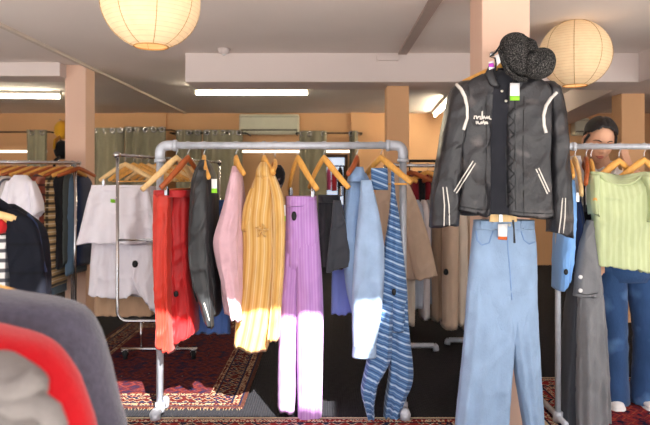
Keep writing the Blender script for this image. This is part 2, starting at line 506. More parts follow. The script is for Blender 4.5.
lantern(151, 2, 48.5, 3.12, 'large round paper lantern hanging at the top edge over the white tops')
lantern(575, 54, 34.5, 4.40, 'round paper lantern hanging beside the grey tweed cap')

# ------------------------------------------------------------------ fluorescent lights
m_tube = mat('fluorescent_glow', '#fff3d6', emit=80, bump=0, var=0)
m_tubebody = mat('light_housing', '#e6e0d2', rough=.5, bump=0, var=.03)
def tube_light(a, b, label):
    a, b = Vector(a), Vector(b); d = (b - a).normalized(); mid = (a + b) / 2
    root = thing('fluorescent_light', label, 'ceiling light', (mid.x, mid.y, ZC - .06), 'fluorescent ceiling lights')
    rz = math.atan2(d.y, d.x); Ln = (b - a).length
    link('housing', MB().box((mid.x, mid.y, ZC - .02), (Ln, .09, .04), rz), m_tubebody, root, smooth=False, bevel=.005)
    s = Vector((-d.y, d.x, 0)) * .0
    for e in (a, b):
        link('lamp_holder', MB().box((e.x, e.y, ZC - .06), (.025, .05, .06), rz), m_tubebody, root, smooth=False, bevel=.004)
    link('tube', MB().tube([a + Vector((0, 0, ZC - .068)), b + Vector((0, 0, ZC - .068))], .019, n=12), m_tube, root)
tube_light((-1.54, 7.5, 0), (-.2, 7.5, 0), 'lit fluorescent tube on the ceiling behind the white beam, middle of the shop')
tube_light((-4.6, 7.75, 0), (-3.28, 7.85, 0), 'lit fluorescent tube on the ceiling left of the pink pillar')
tube_light((1.62, 8.2, 0), (1.76, 10.1, 0), 'lit fluorescent tube seen end on, beside the leather jacket sleeve')
tube_light((-.8, 9.5, 0), (.5, 9.5, 0), 'second fluorescent tube deeper behind the beam') if False else None

# ------------------------------------------------------------------ back wall fittings
m_ac = mat('aged_white_plastic', '#cfccb8', rough=.45, bump=0, var=.04)
m_acd = mat('vent_slot', '#4f4c40', rough=.6, bump=0, var=.05)
def aircon(px0, px1, py0, py1, Y, label):
    a, b = P(px0, py1, Y), P(px1, py0, Y); c = (a + b) / 2; w = b.x - a.x; h = b.z - a.z
    root = thing('air_conditioner', label, 'air conditioner', (c.x, Y, a.z))
    link('casing', MB().box((c.x, Y + .1, c.z), (w, .2, h)), m_ac, root, smooth=False, bevel=.025)
    link('air_outlet', MB().box((c.x, Y - .002, a.z + h * .16), (w * .94, .01, h * .16)), m_acd, root, smooth=False)
    link('louvre', MB().box((c.x, Y - .014, a.z + h * .12), (w * .92, .012, h * .07)), m_ac, root, smooth=False, bevel=.003)
    link('seam', MB().box((c.x, Y - .001, a.z + h * .86), (w * .98, .006, .006)), m_acd, root, smooth=False)
aircon(239, 299, 114, 134, 10.18, 'wide wall air conditioner above the curtained mirrors')
aircon(575, 590, 118, 135, 10.18, 'narrow part of a wall air conditioner behind the woman')

m_strip = mat('light_strip_glow', '#fff4e4', emit=3.2, bump=0, var=0)
for x0, x1, lab in ((232, 362, 'glowing white light strip on the back wall between olive curtains'), (-10, 47, 'glowing white light strip on the back wall at the far left')):
    a, b = P(x0, 151.5, 10.38), P(x1, 151.5, 10.38)
    root = thing('light_strip', lab, 'light strip', ((a.x + b.x) / 2, 10.38, a.z))
    link('rail', MB().box(((a.x + b.x) / 2, 10.388, a.z), (b.x - a.x, .022, .045)), m_tubebody, root, smooth=False)
    link('diffuser', MB().box(((a.x + b.x) / 2, 10.37, a.z), (b.x - a.x, .016, .03)), m_strip, root, smooth=False, bevel=.004)

# framed pane; its glow is put in for the view of the bright street
m_frame = mat('dark_frame', '#4a3526', rough=.5, bump=0, var=.1)
m_pane = mat('street_view_glow', '#c7d4ea', emit=.9, bump=0, var=.25, scale=3)
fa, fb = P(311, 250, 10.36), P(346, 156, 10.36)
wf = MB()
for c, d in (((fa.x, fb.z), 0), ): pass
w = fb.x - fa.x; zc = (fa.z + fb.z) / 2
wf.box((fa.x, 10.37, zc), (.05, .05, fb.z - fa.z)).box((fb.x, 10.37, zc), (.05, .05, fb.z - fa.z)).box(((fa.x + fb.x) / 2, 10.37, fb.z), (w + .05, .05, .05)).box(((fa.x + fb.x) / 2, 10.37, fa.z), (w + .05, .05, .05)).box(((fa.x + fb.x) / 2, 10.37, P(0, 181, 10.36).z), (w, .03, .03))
wn = struct('framed_glow_pane', wf, m_frame)
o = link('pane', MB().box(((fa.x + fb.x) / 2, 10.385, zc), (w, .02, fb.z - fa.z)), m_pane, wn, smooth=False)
m_green = mat('street_facade', '#8f8a86', emit=.3, bump=0, var=.3)
o = link('sill', MB().box(((fa.x + fb.x) / 2, 10.35, fa.z - .03), (w + .12, .09, .03)), m_frame, wn, smooth=False)

# ------------------------------------------------------------------ curtains
m_curt = cloth('olive_curtain', '#8a8470', var=.12, bump=.2, sheen=.1)
def curtain(x0, x1, Y, label, top=131, seed=1, folds=6, grp='olive changing room curtains'):
    root = thing('curtain', label, 'curtain', P((x0 + x1) / 2, 180, Y), grp)
    mb = MB(); garment(mb, [(top, x0, x1), (160, x0 + .5, x1 - .5), (263, x0 - 1, x1 + 1)], Y, th=.035, folds=folds, amp=.06, seed=seed, grow=False, noi=.002, crease=0, nu=60, nv=14)
    link('drape', mb, m_curt, root)
    n = max(2, int((x1 - x0) / 7))
    for i in range(n):
        p = P(x0 + (x1 - x0) * (i + .5) / n, top + 2.6, Y - .05)
        g = MB().tube([p + Vector((.035 * math.cos(a), 0, .035 * math.sin(a))) for a in [2 * math.pi * k / 14 for k in range(15)]], .009, n=6, caps=False)
        link('eyelet', g, M_CHROME, root)
cur = [(94, 124, 9.6, 'olive curtain right of the pink pillar, behind the hangers of the white tops', 128),
       (125, 166, 9.6, 'olive curtain directly left of the galvanised rack corner, at the back', 127),
       (176, 202, 9.8, 'olive curtain behind the black leather shirt at the back', 130),
       (203, 243, 9.8, 'olive curtain left of the air conditioner, behind the pink sweater', 130),
       (299, 327, 9.9, 'olive curtain behind the hanger of the lavender trousers', 131),
       (349, 358, 9.9, 'narrow gathered olive curtain behind the denim shirt hanger', 131),
       (27, 47, 9.6, 'olive curtain at the far left above the rack of shirts', 130)]
for i, (a, b, Y, lab, tp) in enumerate(cur): curtain(a, b, Y, lab, tp, seed=i + 3, folds=max(1.5, (b - a) / 11))
m_iron = mat('black_iron', '#22201e', rough=.5, metal=.6, bump=0, var=.05)
for x0, x1, Y, py, lab in ((88, 172, 9.6, 130, 'dark curtain rail behind the white tops'), (170, 246, 9.8, 133, 'dark curtain rail left of the air conditioner'),
                           (296, 362, 9.9, 133, 'black curtain rail right of the air conditioner'), (-40, 50, 9.6, 132, 'dark curtain rail at the far left of the back wall')):
    a, b = P(x0, py, Y), P(x1, py, Y)
    root = thing('curtain_rail', lab, 'curtain rail', (a + b) / 2, 'curtain rails')
    link('rod', MB().tube([a, b], .012, n=8), m_iron, root)
    for e in (a, b): link('bracket', MB().tube([e, (e.x, 10.4, e.z)], .01, n=8), m_iron, root)

# caps on the pillar side
def cap_hat(px, py, m, label):
    c = P(px, py, 6.18)
    hk = single('wall_hook', MB().tube([(-2.485, 6.18, c.z + .1), (c.x - .01, 6.18, c.z + .098), (c.x - .02, 6.18, c.z + .125)], .008, n=8), M_CHROME, 'metal hook on the pink pillar above the ' + label.split(' hung')[0], 'hook')
    root = thing('cap', label, 'cap', c, 'caps on the pillar')
    link('crown', MB().ball(c + Vector((0, 0, .02)), .085, (.9, 1, 1.1), 18, 10), m, root)
    br = MB().tube([c + Vector((-.005, -.05, -.05)), c + Vector((-.03, -.1, -.1)), c + Vector((-.03, -.12, -.17))], [.02, .05, .03], n=12, r2=[.012, .012, .01], up=(0, 1, 0))
    link('brim', br, m, root)
    link('hanging_loop', MB().tube([c + Vector((0, 0, .09)), c + Vector((-.012, .01, .115)), c + Vector((-.012, -.01, .115)), c + Vector((0, 0, .09))], .004, n=6), m, root)
cap_hat(62.2, 132, cloth('mustard_felt', '#c48f22', bump=.1), 'mustard yellow cap hung on the left side of the pink pillar')
cap_hat(62.2, 152, cloth('black_felt', '#19191b', bump=.1), 'black cap hung under the mustard cap on the pink pillar')

# ------------------------------------------------------------------ rugs
def rug(x0, x1, y0, y1, label, m=None, **k):
    cx, cy, hx, hy = (x0 + x1) / 2, (y0 + y1) / 2, (x1 - x0) / 2, (y1 - y0) / 2
    mb = MB(); n = 40
    root = thing('persian_rug', label, 'rug', (cx, cy, 0), 'persian rugs')
    pile = MB().box((cx, cy, .006), (x1 - x0, y1 - y0, .012))
    link('pile', pile, rugmat('rug_' + str(len(bpy.data.materials)), hx, hy, **k), root, smooth=False, bevel=.004)
    fr = MB(); r2 = random.Random(3)
    for i in range(int((x1 - x0) / .02)):
        x = x0 + .01 + i * .02
        for yy, s in ((y0, -1), (y1, 1)):
            q = r2.uniform(-.012, .012)
            fr.tube([(x, yy, .006), (x + q * .6, yy + s * .012, .004), (x + q, yy + s * .022, .003)], .0022, n=4)
    o = link('fringe', fr, mat('rug_fringe', '#8d7c60', bump=0), root); o['kind'] = 'stuff'
rug(-1.95, -.5, 3.86, 6.2, 'dark red persian rug under the rolling rack of white tops', cream='#ac9070', red='#4d1817', rust='#74352a', edge='#4a2a22')
rug(-1.75, .8, 2.3, 3.70, 'red persian rug at the bottom edge under the galvanised rack', red='#7d2621', rust='#b4553a')
rug(1.25, 3.6, 3.25, 4.45, 'red persian rug under the woman and the lime top', red='#8a2a2c', rust='#b4553a')

# small solid clothes in place of those seen in the pane
sr = thing('clothes_rack', 'tiny dark clothes rack in front of the glowing pane on the back wall', 'clothes rack', (P(329, 0, 10.1).x, 10.1, 0))
a, b = P(314, 166, 10.1), P(344, 166, 10.1)
link('rail', MB().tube([a, b], .012, n=8), m_iron, sr)
for e in (a, b): link('post', MB().tube([(e.x, e.y, .01), e], .012, n=8), m_iron, sr)
for x0, x1, bt, c, lab in ((315, 320, 188, '#24242a', 'black top leftmost on the tiny rack by the glowing pane'), (320.5, 326, 192, '#3b3f4c', 'dark grey top second on the tiny rack by the glowing pane'),
                           (326.5, 331, 190, '#c84f7c', 'pink top third on the tiny rack by the glowing pane'), (331.5, 337, 191, '#a92c35', 'red top fourth on the tiny rack by the glowing pane'), (337.5, 343, 196, '#1c1c20', 'black top rightmost on the tiny rack by the glowing pane')):
    mb = MB(); garment(mb, [(167, (x0 + x1) / 2 - .8, (x0 + x1) / 2 + .8, .4), (170, x0 + .5, x1 - .5, .8), (176, x0, x1, 1), (bt, x0, x1, 1)], 10.1, th=.14, folds=1.5, amp=.01, seed=int(x0), nu=20, nv=12)
    single('top', mb, cloth('small_' + c[1:], c), lab, 'top', 'tops by the glowing pane')
# ------------------------------------------------------------------ racks
def elbow(mb, c, d1, d2, r=.03):
    c, d1, d2 = Vector(c), Vector(d1), Vector(d2)
    pth = [c + d1 * .085]
    for i in range(7):
        t = i / 6; pth.append(c + d1 * .05 * (1 - t) ** 2 + d2 * .05 * t ** 2)
    pth.append(c + d2 * .085)
    mb.tube(pth, r, n=14)
    mb.tube([c + d1 * .08, c + d1 * .1], r * 1.14, n=14); mb.tube([c + d2 * .08, c + d2 * .1], r * 1.14, n=14)
    return mb

YF = 3.765
ZR = P(0, 145.5, YF).z
XL, XR = P(160, 0, YF).x, P(403, 0, YF).x
r = .0215
rack = thing('pipe_clothes_rack', 'galvanised pipe clothes rack carrying the red, yellow, lavender and denim clothes', 'clothes rack', ((XL + XR) / 2, YF, 0), 'galvanised pipe racks')
link('rail', MB().tube([(XL + .06, YF, ZR), (XR - .06, YF, ZR)], r, n=16), M_GALV, rack)
for x, s in ((XL, 1), (XR, -1)):
    link('post', MB().tube([(x, YF, .07), (x, YF, ZR - .06)], r, n=16), M_GALV, rack)
    link('elbow', elbow(MB(), (x, YF, ZR), (s, 0, 0), (0, 0, -1)), M_GALV, rack)
    f = MB().tube([(x, YF - .0, .075), (x, YF, .02)], .029, n=14)
    f.tube([(x, YF - .1, .045), (x, YF + .1, .045)], r, n=14)
    link('foot', f, M_GALV, rack)
    for yy in (-.1, .1): link('end_cap', MB().tube([(x, YF + yy - .025, .045), (x, YF + yy + .025, .045)], .03, n=14).tube([(x, YF + yy, .045), (x, YF + yy, .012)], .029, n=14), M_GALV, rack)

# right-hand pipe rack
YR = 3.62
ZR2 = P(0, 146.5, YR).z; r0, r = r, .0165; XA = P(558, 0, YR).x; XB = 3.0
rack2 = thing('pipe_clothes_rack', 'galvanised pipe clothes rack carrying the lime green top, beside the leather jacket', 'clothes rack', ((XA + XB) / 2, YR, 0), 'galvanised pipe racks')
link('rail', MB().tube([(XA + .06, YR, ZR2), (XB - .06, YR, ZR2)], r, n=16), M_GALV, rack2)
for x, s in ((XA, 1), (XB, -1)):
    link('post', MB().tube([(x, YR, .07), (x, YR, ZR2 - .06)], r, n=16), M_GALV, rack2)
    link('elbow', elbow(MB(), (x, YR, ZR2), (s, 0, 0), (0, 0, -1), .0215), M_GALV, rack2)
    f = MB().tube([(x, YR, .075), (x, YR, .02)], .029, n=14)
    f.tube([(x - .0, YR - .12, .045), (x, YR + .3, .045)], r, n=14)
    link('foot', f, M_GALV, rack2)

r2_, r = r, r0
# chrome rolling rack with the white tops
XW, YW = P(117.5, 0, 4.9).x, 4.9
ZW = P(0, 155, YW).z
end = Vector((-1.17, 7.0, ZW))
roll = thing('rolling_clothes_rack', 'chrome rolling clothes rack on casters carrying white tops', 'clothes rack', (XW + .25, YW + .9, 0))
cr = .0125
XW2 = P(195, 0, YW).x
z_u = P(0, 321, YW).z
u = [(XW, YW, ZW + .0), (XW, YW, z_u + .07)] + [(XW + .07 - .07 * math.cos(R(a)), YW, z_u + .07 - .07 * math.sin(R(a))) for a in (20, 45, 70, 90)] + \
    [(XW2 - .07 + .07 * math.sin(R(a)), YW, z_u + .07 - .07 * math.cos(R(a))) for a in (0, 20, 45, 70, 90)] + [(XW2, YW, ZW - .16)]
link('end_frame', MB().tube(u, cr, n=12, up=(0, 1, 0)), M_CHROME, roll)
link('cross_bar', MB().tube([(XW, YW, P(0, 240, YW).z), (XW2, YW, P(0, 240, YW).z)], .009, n=10), M_CHROME, roll)
link('rail', MB().tube([(XW, YW, ZW), end], cr, n=12), M_CHROME, roll)
for e in (Vector((XW, YW - .01, ZW)), end): link('ball_cap', MB().ball(e, .028), M_CHROME, roll)
d0 = (end - Vector((XW, YW, ZW))); 
ex, ey = d0.x, d0.y
link('post', MB().tube([(end.x, end.y, .1), (end.x, end.y, ZW)], cr, n=12), M_CHROME, roll)
zb = P(0, 349, YW).z
for k in (0, 1):
    ox, oy = ex * k, ey * k
    x0, x1 = P(121, 0, YW).x + ox, P(197, 0, YW).x + ox
    link('base_bar', MB().tube([(x0, YW + oy, zb), (x1, YW + oy, zb)], .013, n=10), M_CHROME, roll)
    for q in (P(141, 0, YW).x, P(178, 0, YW).x):
        if k == 0: link('strut', MB().tube([(q, YW, zb), (q, YW, z_u)], .009, n=8), M_CHROME, roll)
    if k: link('strut', MB().tube([(x0 + .05, YW + oy, zb), (end.x, YW + oy, .3)], .011, n=8), M_CHROME, roll)
    for q in (x0 + .03, x1 - .03):
        w = link('caster', MB().disc((q, YW + oy + .015, .046), (1, .25, 0), .045, .03), M_RUBBER, roll)
        fk = MB().tube([(q, YW + oy, zb), (q, YW + oy, .085)], .008, n=8).box((q, YW + oy + .01, .085), (.05, .05, .008))
        fk.box((q - .021, YW + oy + .012, .062), (.004, .03, .055)).box((q + .021, YW + oy + .012, .062), (.004, .03, .055))
        lp = link('fork', fk, M_CHROME, roll)
link('side_bar', MB().tube([(P(160, 0, YW).x, YW, zb), (P(160, 0, YW).x + ex, YW + ey, zb)], .011, n=8), M_CHROME, roll)

# far left rack of shirts
YL = 5.7
zl = P(0, 163, YL).z
lr = thing('clothes_rack', 'chrome clothes rack of shirts left of the pink pillar', 'clothes rack', (-3.1, YL, 0))
xa, xb = -4.3, P(75, 0, YL).x
link('rail', MB().tube([(xa, YL - .3, zl + .02), (xb, YL, zl)], .016, n=12), M_CHROME, lr)
link('rail', MB().tube([(xa, YL - .1, zl + .02), (xb, YL + .12, zl)], .012, n=12), M_CHROME, lr)
for x, y in ((xa, YL - .3), (xb, YL), (xb - .07, YL + .12)):
    link('post', MB().tube([(x, y, .02), (x, y, zl)], .015, n=12), M_CHROME, lr)
link('base_bar', MB().tube([(xb, YL - .3, .20), (xb, YL + .25, .20)], .015, n=10).tube([(xb - .02, YL - .3, .20), (xb + .2, YL - .3, .20)], .014, n=10), M_CHROME, lr)
link('base_shelf', MB().box(((xa + xb) / 2, YL, .25), (xb - xa, .34, .015)), M_CHROME, lr, smooth=False)

# back pipe rack right of the middle (only feet and ends show)
YB = 5.15
br = thing('pipe_clothes_rack', 'galvanised pipe clothes rack behind, carrying beige clothes, its feet showing', 'clothes rack', (.95, YB, 0), 'galvanised pipe racks')
zbk = P(0, 165, YB).z
link('rail', MB().tube([(.5, YB + .1, zbk), (1.75, YB + .55, zbk)], .016, n=12), M_CHROME, br)
link('post', MB().tube([(.5, YB + .1, .06), (.5, YB + .1, zbk)], .016, n=12), M_CHROME, br)
link('post', MB().tube([(1.75, YB + .55, .06), (1.75, YB + .55, zbk)], .016, n=12), M_CHROME, br)
for x0, x1, y, py in ((404, 434, YB, 345.5), (449, 480, YB + .2, 340)):
    a, b = P(x0, py, y), P(x1, py, y)
    e = b if x0 < 440 else a
    s = 1 if x0 < 440 else -1
    f = MB().tube([a, b], .022, n=12)
    f.tube([e, e + Vector((s * .012, 0, -.01)), (e.x + s * .016, e.y, .01)], .026, n=12)
    link('foot', f, M_GALV, br)

# rack outside the picture at the left that carries the coats and the vest
cr_ = thing('low_clothes_rail', 'low clothes rail under the grey and red coats in the near left corner', 'clothes rack', (-1.02, 1.3, 0))
ZN = 1.235
link('rail', MB().tube([(-1.0, .75, ZN), (-1.0, 1.75, ZN)], .014, n=10), M_CHROME, cr_)
for y in (.75, 1.75):
    link('post', MB().tube([(-1.0, y, .02), (-1.0, y, ZN)], .014, n=10), M_CHROME, cr_)
    link('base_bar', MB().tube([(-1.25, y, .02), (-.8, y, .02)], .016, n=10), M_CHROME, cr_)

# ------------------------------------------------------------------ garments on the front rack
def root_at(name, label, cat, px, py, Y, group=None): return thing(name, label, cat, P(px, py, Y), group)

# --- red trousers
m_red = cloth('red_satin', '#b5171b', rough=.5, spec=.4, var=.14, bump=.5, bscale=14, stretch=(1.6, 1.6, .2))
m_coral = cloth('coral_satin', '#cb3322', rough=.5, spec=.4, var=.14, bump=.5, bscale=14, stretch=(1.6, 1.6, .2))
g = root_at('trousers', 'bright red wide trousers on clips at the left end of the galvanised rack', 'trousers', 174, 350, YF)
left = MB(); garment(left, [(194, 154, 172, .7), (230, 154, 172), (290, 155.5, 172), (325, 157, 173), (348, 156, 174)], YF - .04, th=.075, folds=4, amp=.02, crease=.014, seed=3, slope=4)
link('trouser_leg', left, m_coral, g)
rt = MB(); garment(rt, [(194, 166, 191, .7), (230, 167, 192), (280, 170, 194), (320, 171, 198), (338, 170, 198)], YF + .05, th=.1, folds=5, amp=.022, crease=.016, seed=4, slope=-7)
link('trouser_leg', rt, m_red, g)
wb = MB(); garment(wb, [(190, 155, 190), (197, 154.5, 191)], YF, th=.1, folds=3, amp=.004, seed=5, nv=8, hem=0)
link('waistband', wb, m_red, g)
security_tag(g, rt.bvh(), 176, 294)
PR = lambda px: (P(px, 0, YF).x, YF, ZR)
hanger(PR(176.5), R(58), M_WOOD2, 'pale wood hanger left of the red-brown hanger, at the rack corner', half=.24, drop=.19, rail_r=r)
hanger(PR(188), R(62), M_REDW, 'red-brown wooden clip hanger carrying the red trousers', half=.2, drop=.18, rail_r=r, bar=True, clips=(-.16, .16))

m_pipe0 = mat('white_piping', '#d9d4cc', rough=.6, bump=0, var=.05)
# --- black leather shirt seen from the side
m_bleather = mat('soft_black_leather', '#2c2e30', rough=.5, spec=.5, var=.2, scale=8, bump=.5, bscale=26, stretch=(1, 1, .5))
g = root_at('leather_shirt', 'black leather shirt hanging side on, right of the red trousers', 'shirt', 205, 325, YF)
b = MB(); garment(b, [(163, 200, 208, .4), (170, 197, 213, .8), (182, 194, 216, 1), (215, 192, 217, 1.1), (255, 191, 218.5, 1.1), (290, 195, 219.5, 1), (304, 198, 219.5, .9)], YF, th=.15, folds=3, amp=.028, seed=9, slope=9, crease=.016)
link('body', b, m_bleather, g)
s = MB(); garment(s, [(170, 198, 206, .5), (190, 194.5, 208, 1), (215, 192, 209, 1.1), (248, 189.5, 209, 1.15), (275, 192, 211, 1.05), (300, 199, 213, .9), (324, 205, 213.5, .6)], YF - .16, th=.055, folds=2, amp=.02, seed=10, slope=3, crease=.018)
link('sleeve', s, m_bleather, g)
c = MB(); garment(c, [(160, 201, 208, .5), (168, 198, 212, 1), (178, 198, 214, 1)], YF - .02, th=.09, folds=2, amp=.004, seed=11, nv=12, hem=0)
link('collar', c, m_bleather, g)
link('cuff_zip', strokes(MB(), s.bvh(), [(204, 303), (207, 312), (209.5, 321)], .003), m_pipe0, g)
tg = MB().plate([P(x, y, YF - .19) for x, y in ((211.5, 179), (217, 179), (217, 193), (211.5, 193))], (0, 1, 0), .002)
t_ = link('price_tag', tg, M_WHITE, g)
link('printed_band', MB().plate([P(x, y, YF - .192) for x, y in ((211.5, 188.5), (217, 188.5), (217, 193), (211.5, 193))], (0, 1, 0), .002), M_LIME, t_)
hanger(PR(204), R(-80), M_WOOD, 'wooden hanger inside the black leather shirt', half=.19, drop=.12, rail_r=r)

# --- blue denim skirt peeking out below
m_dnim = cloth('mid_blue_denim', '#4a6aa6', var=.12, bump=.2, bscale=160)
b = MB(); garment(b, [(200, 203, 226), (300, 198, 230), (333, 196, 231)], YF + .16, th=.04, folds=4, amp=.015, seed=12)
single('denim_skirt', b, m_dnim, 'mid blue denim skirt whose hem shows under the black leather shirt', 'skirt')

# --- pink sweater seen from the side
m_pink = cloth('dusty_pink_knit', '#cda7b0', bump=.35, bscale=40, stretch=None)
g = root_at('sweater', 'dusty pink sweater hanging side on, left of the yellow dress', 'sweater', 229, 320, YF)
b = MB(); garment(b, [(166, 233, 240, .4), (174, 231.5, 241.5, .7), (195, 227, 244, 1), (240, 222, 245, 1.1), (290, 223, 245.5, 1), (312, 226, 243, .9)], YF, th=.14, folds=2.5, amp=.022, seed=14, slope=3)
link('body', b, m_pink, g)
s = MB(); garment(s, [(172, 231, 238, .5), (195, 226, 239, .9), (218, 219.5, 239, 1.05), (242, 213.5, 237.5, 1.1), (262, 216.5, 238, 1.05), (290, 223, 240, .95), (319, 230, 242, .7)], YF - .15, th=.055, folds=2, amp=.02, seed=15, slope=2, crease=.012)
link('sleeve', s, m_pink, g)
hanger(PR(236), R(-76), M_WOOD, 'wooden hanger inside the pink sweater', half=.15, drop=.1, rail_r=r)

# --- yellow striped dress
m_yel = cloth('yellow_striped_cotton', '#c1924c', stripes=[(0, 46, .5, '#d2ab6a', .2), (0, 23, .16, '#dcc190', .1)], bump=.3)
g = root_at('dress', 'yellow striped dress with a gathered neck, in the middle of the galvanised rack', 'dress', 262, 348, YF)
b = MB(); garment(b, [(165, 260, 271, .5), (175, 256.5, 275, .7), (187, 251.5, 280, .9), (202, 246, 283, 1), (217, 242, 283.5, 1), (250, 243, 284, 1), (290, 240, 281, 1), (320, 237, 276, 1), (346, 235, 267, 1.1)], YF, th=.11, folds=3, amp=.02, seed=21, slope=4, nv=48, nu=64, crease=.01)
link('skirt_body', b, m_yel, g)
s = MB(); garment(s, [(174, 268, 274, .15), (200, 272, 284, 1), (250, 273, 285, 1), (300, 271, 282, 1), (340, 267, 279, .9)], YF - .09, th=.05, folds=2, amp=.015, seed=22)
link('sleeve', s, m_yel, g)
s2 = MB(); garment(s2, [(188, 250, 256, .15), (207, 243.5, 254, 1), (230, 241, 251, .8)], YF - .07, th=.05, folds=2, amp=.012, seed=26, nv=16)
link('sleeve', s2, m_yel, g)
c = MB(); garment(c, [(162, 261, 267, .5), (167, 258, 271, .9), (175, 256, 274, .9), (182, 257, 276, .4)], YF - .03, th=.08, folds=4, amp=.02, seed=23, nv=16, hem=.01)
link('ruffled_collar', c, m_yel, g)
bv = b.bvh()
knot = MB(); kc = onto(bv, 262, 230, .006)
for a in (0, 70, 140, 220, 290): knot.tube([kc, kc + Vector((.022 * math.cos(R(a)), -.012, .022 * math.sin(R(a)))), kc + Vector((.04 * math.cos(R(a + 15)), -.004, .04 * math.sin(R(a + 15)) - .006))], [.006, .009, .004], n=6)
link('tie_knot', knot, m_yel, g)
hanger(PR(264), R(-72), M_WOOD, 'wooden hanger inside the yellow striped dress', half=.13, drop=.1, rail_r=r)

# --- lavender trousers
m_lav = cloth('lavender_pinstripe', '#b083c1', stripes=[(0, 60, .3, '#bd96cb', .0), (0, 20, .12, '#a577b8', .4)], bump=.25)
g = root_at('trousers', 'lavender pinstriped trousers hanging full length on the galvanised rack', 'trousers', 300, 420, YF)
hip = MB(); garment(hip, [(199, 286, 316.5, .9), (215, 285, 318), (240, 284, 320), (262, 284, 319, .9), (285, 287, 317, .4)], YF, th=.09, folds=4, amp=.012, seed=31, hem=0)
lft = MB(); garment(lft, [(212, 287, 300, .2), (240, 285, 302, .7), (265, 282.5, 302), (300, 280, 300), (350, 278.5, 297.5), (390, 278, 296), (408, 278, 294.5)], YF + .01, th=.085, folds=2, amp=.012, crease=.012, seed=32, slope=3)
rgt = MB(); garment(rgt, [(208, 300, 316, .2), (240, 297, 319.5, .75), (265, 296, 321.5), (310, 297, 323.5), (360, 297, 323), (410, 298, 322), (440, 298, 321)], YF - .015, th=.09, folds=2, amp=.012, crease=.012, seed=33)
link('hip_panel', hip, m_lav, g); link('trouser_leg', lft, m_lav, g); link('trouser_leg', rgt, m_lav, g)
wb = MB(); garment(wb, [(196, 286, 316.5), (206, 285.5, 317)], YF, th=.085, folds=3, amp=.003, seed=34, nv=8, hem=0)
link('waistband', wb, m_lav, g)
security_tag(g, hip.bvh(), 294, 216, 2.6, 1.9)
tg = MB().plate([P(x, y, YF - .12) for x, y in ((281, 205), (285.5, 205), (285.5, 221), (281, 221))], (0, 1, 0), .002)
t_ = link('price_tag', tg, M_WHITE, g)
link('printed_band', MB().plate([P(x, y, YF - .122) for x, y in ((281, 216), (285.5, 216), (285.5, 221), (281, 221))], (0, 1, 0), .002), M_LIME, t_)
hanger(PR(298), R(-63), M_WOOD, 'wooden clip hanger carrying the lavender trousers', half=.2, drop=.19, rail_r=r, clips=(-.15, .15))

# --- black skirt
m_blk = cloth('black_cotton', '#1e1e22', bump=.3)
m_char = cloth('charcoal_cotton', '#37393f', bump=.3)
g = root_at('skirt', 'short black flared skirt on clips, between lavender trousers and denim shirt', 'skirt', 334, 270, YF)
b = MB(); garment(b, [(198, 318, 340, .8), (225, 318, 344), (250, 319, 348), (266, 320, 351)], YF + .02, th=.09, folds=4, amp=.02, seed=41)
link('skirt_body', b, m_blk, g)
p = MB(); garment(p, [(200, 333, 341, .6), (225, 331, 346), (250, 328, 350), (268, 326, 353)], YF - .07, th=.035, folds=3, amp=.012, seed=42, slope=-3)
link('front_panel', p, m_char, g)
wb = MB(); garment(wb, [(195, 318, 340), (202, 318, 340.5)], YF, th=.09, folds=3, amp=.003, seed=43, nv=8, hem=0)
link('waistband', wb, m_blk, g)
hanger(PR(324), R(-56), M_WOOD, 'wooden clip hanger carrying the short black skirt', half=.21, drop=.18, rail_r=r, clips=(-.15, .15))

# --- denim shirt seen from the side
m_den = cloth('light_blue_denim', '#7d97ba', var=.16, scale=10, bump=.3, bscale=120, stretch=None)
m_den2 = cloth('pale_blue_denim', '#94abc9', var=.14, scale=10, bump=.3, bscale=120, stretch=None)
g = root_at('denim_shirt', 'light blue denim shirt hanging side on at the right of the galvanised rack', 'shirt', 360, 350, YF)
b = MB(); garment(b, [(173, 350, 366, .5), (182, 347, 370, .8), (205, 344.5, 375, 1), (240, 342, 380, 1.05), (290, 346, 381, 1), (318, 352, 378, .9)], YF + .02, th=.13, folds=3, amp=.026, seed=51, slope=4, crease=.012)
link('body', b, m_den, g)
s = MB(); garment(s, [(180, 361, 371, .5), (200, 359.5, 376, .95), (225, 357, 381, 1.1), (250, 354.5, 384, 1.1), (285, 352.5, 383.5, 1.05), (320, 352, 380, 1), (352, 353, 374, .9)], YF - .13, th=.06, folds=2, amp=.018, seed=52, slope=0, crease=.014)
link('sleeve', s, m_den2, g)
cf = MB(); garment(cf, [(343, 353, 376), (356, 352, 376)], YF - .13, th=.065, folds=2, amp=.003, seed=53, nv=8, hem=0)
link('cuff', cf, m_den2, g)
c = MB(); garment(c, [(167, 352, 363, .7), (174, 349, 365, 1), (182, 347, 368, 1)], YF - .01, th=.1, folds=2, amp=.005, seed=54, nv=12, hem=0)
link('collar', c, m_den, g)
hanger(PR(357), R(80), M_REDW, 'red-brown wooden hanger inside the light blue denim shirt', half=.18, drop=.1, rail_r=r)
m_peri = cloth('periwinkle_cotton', '#8090d8', bump=.25)
b = MB(); garment(b, [(205, 336, 352), (270, 332, 356), (313, 331, 357)], YF + .17, th=.04, folds=3, amp=.015, seed=55)
single('blouse', b, m_peri, 'periwinkle blue blouse whose hem shows left of the denim sleeve', 'blouse')

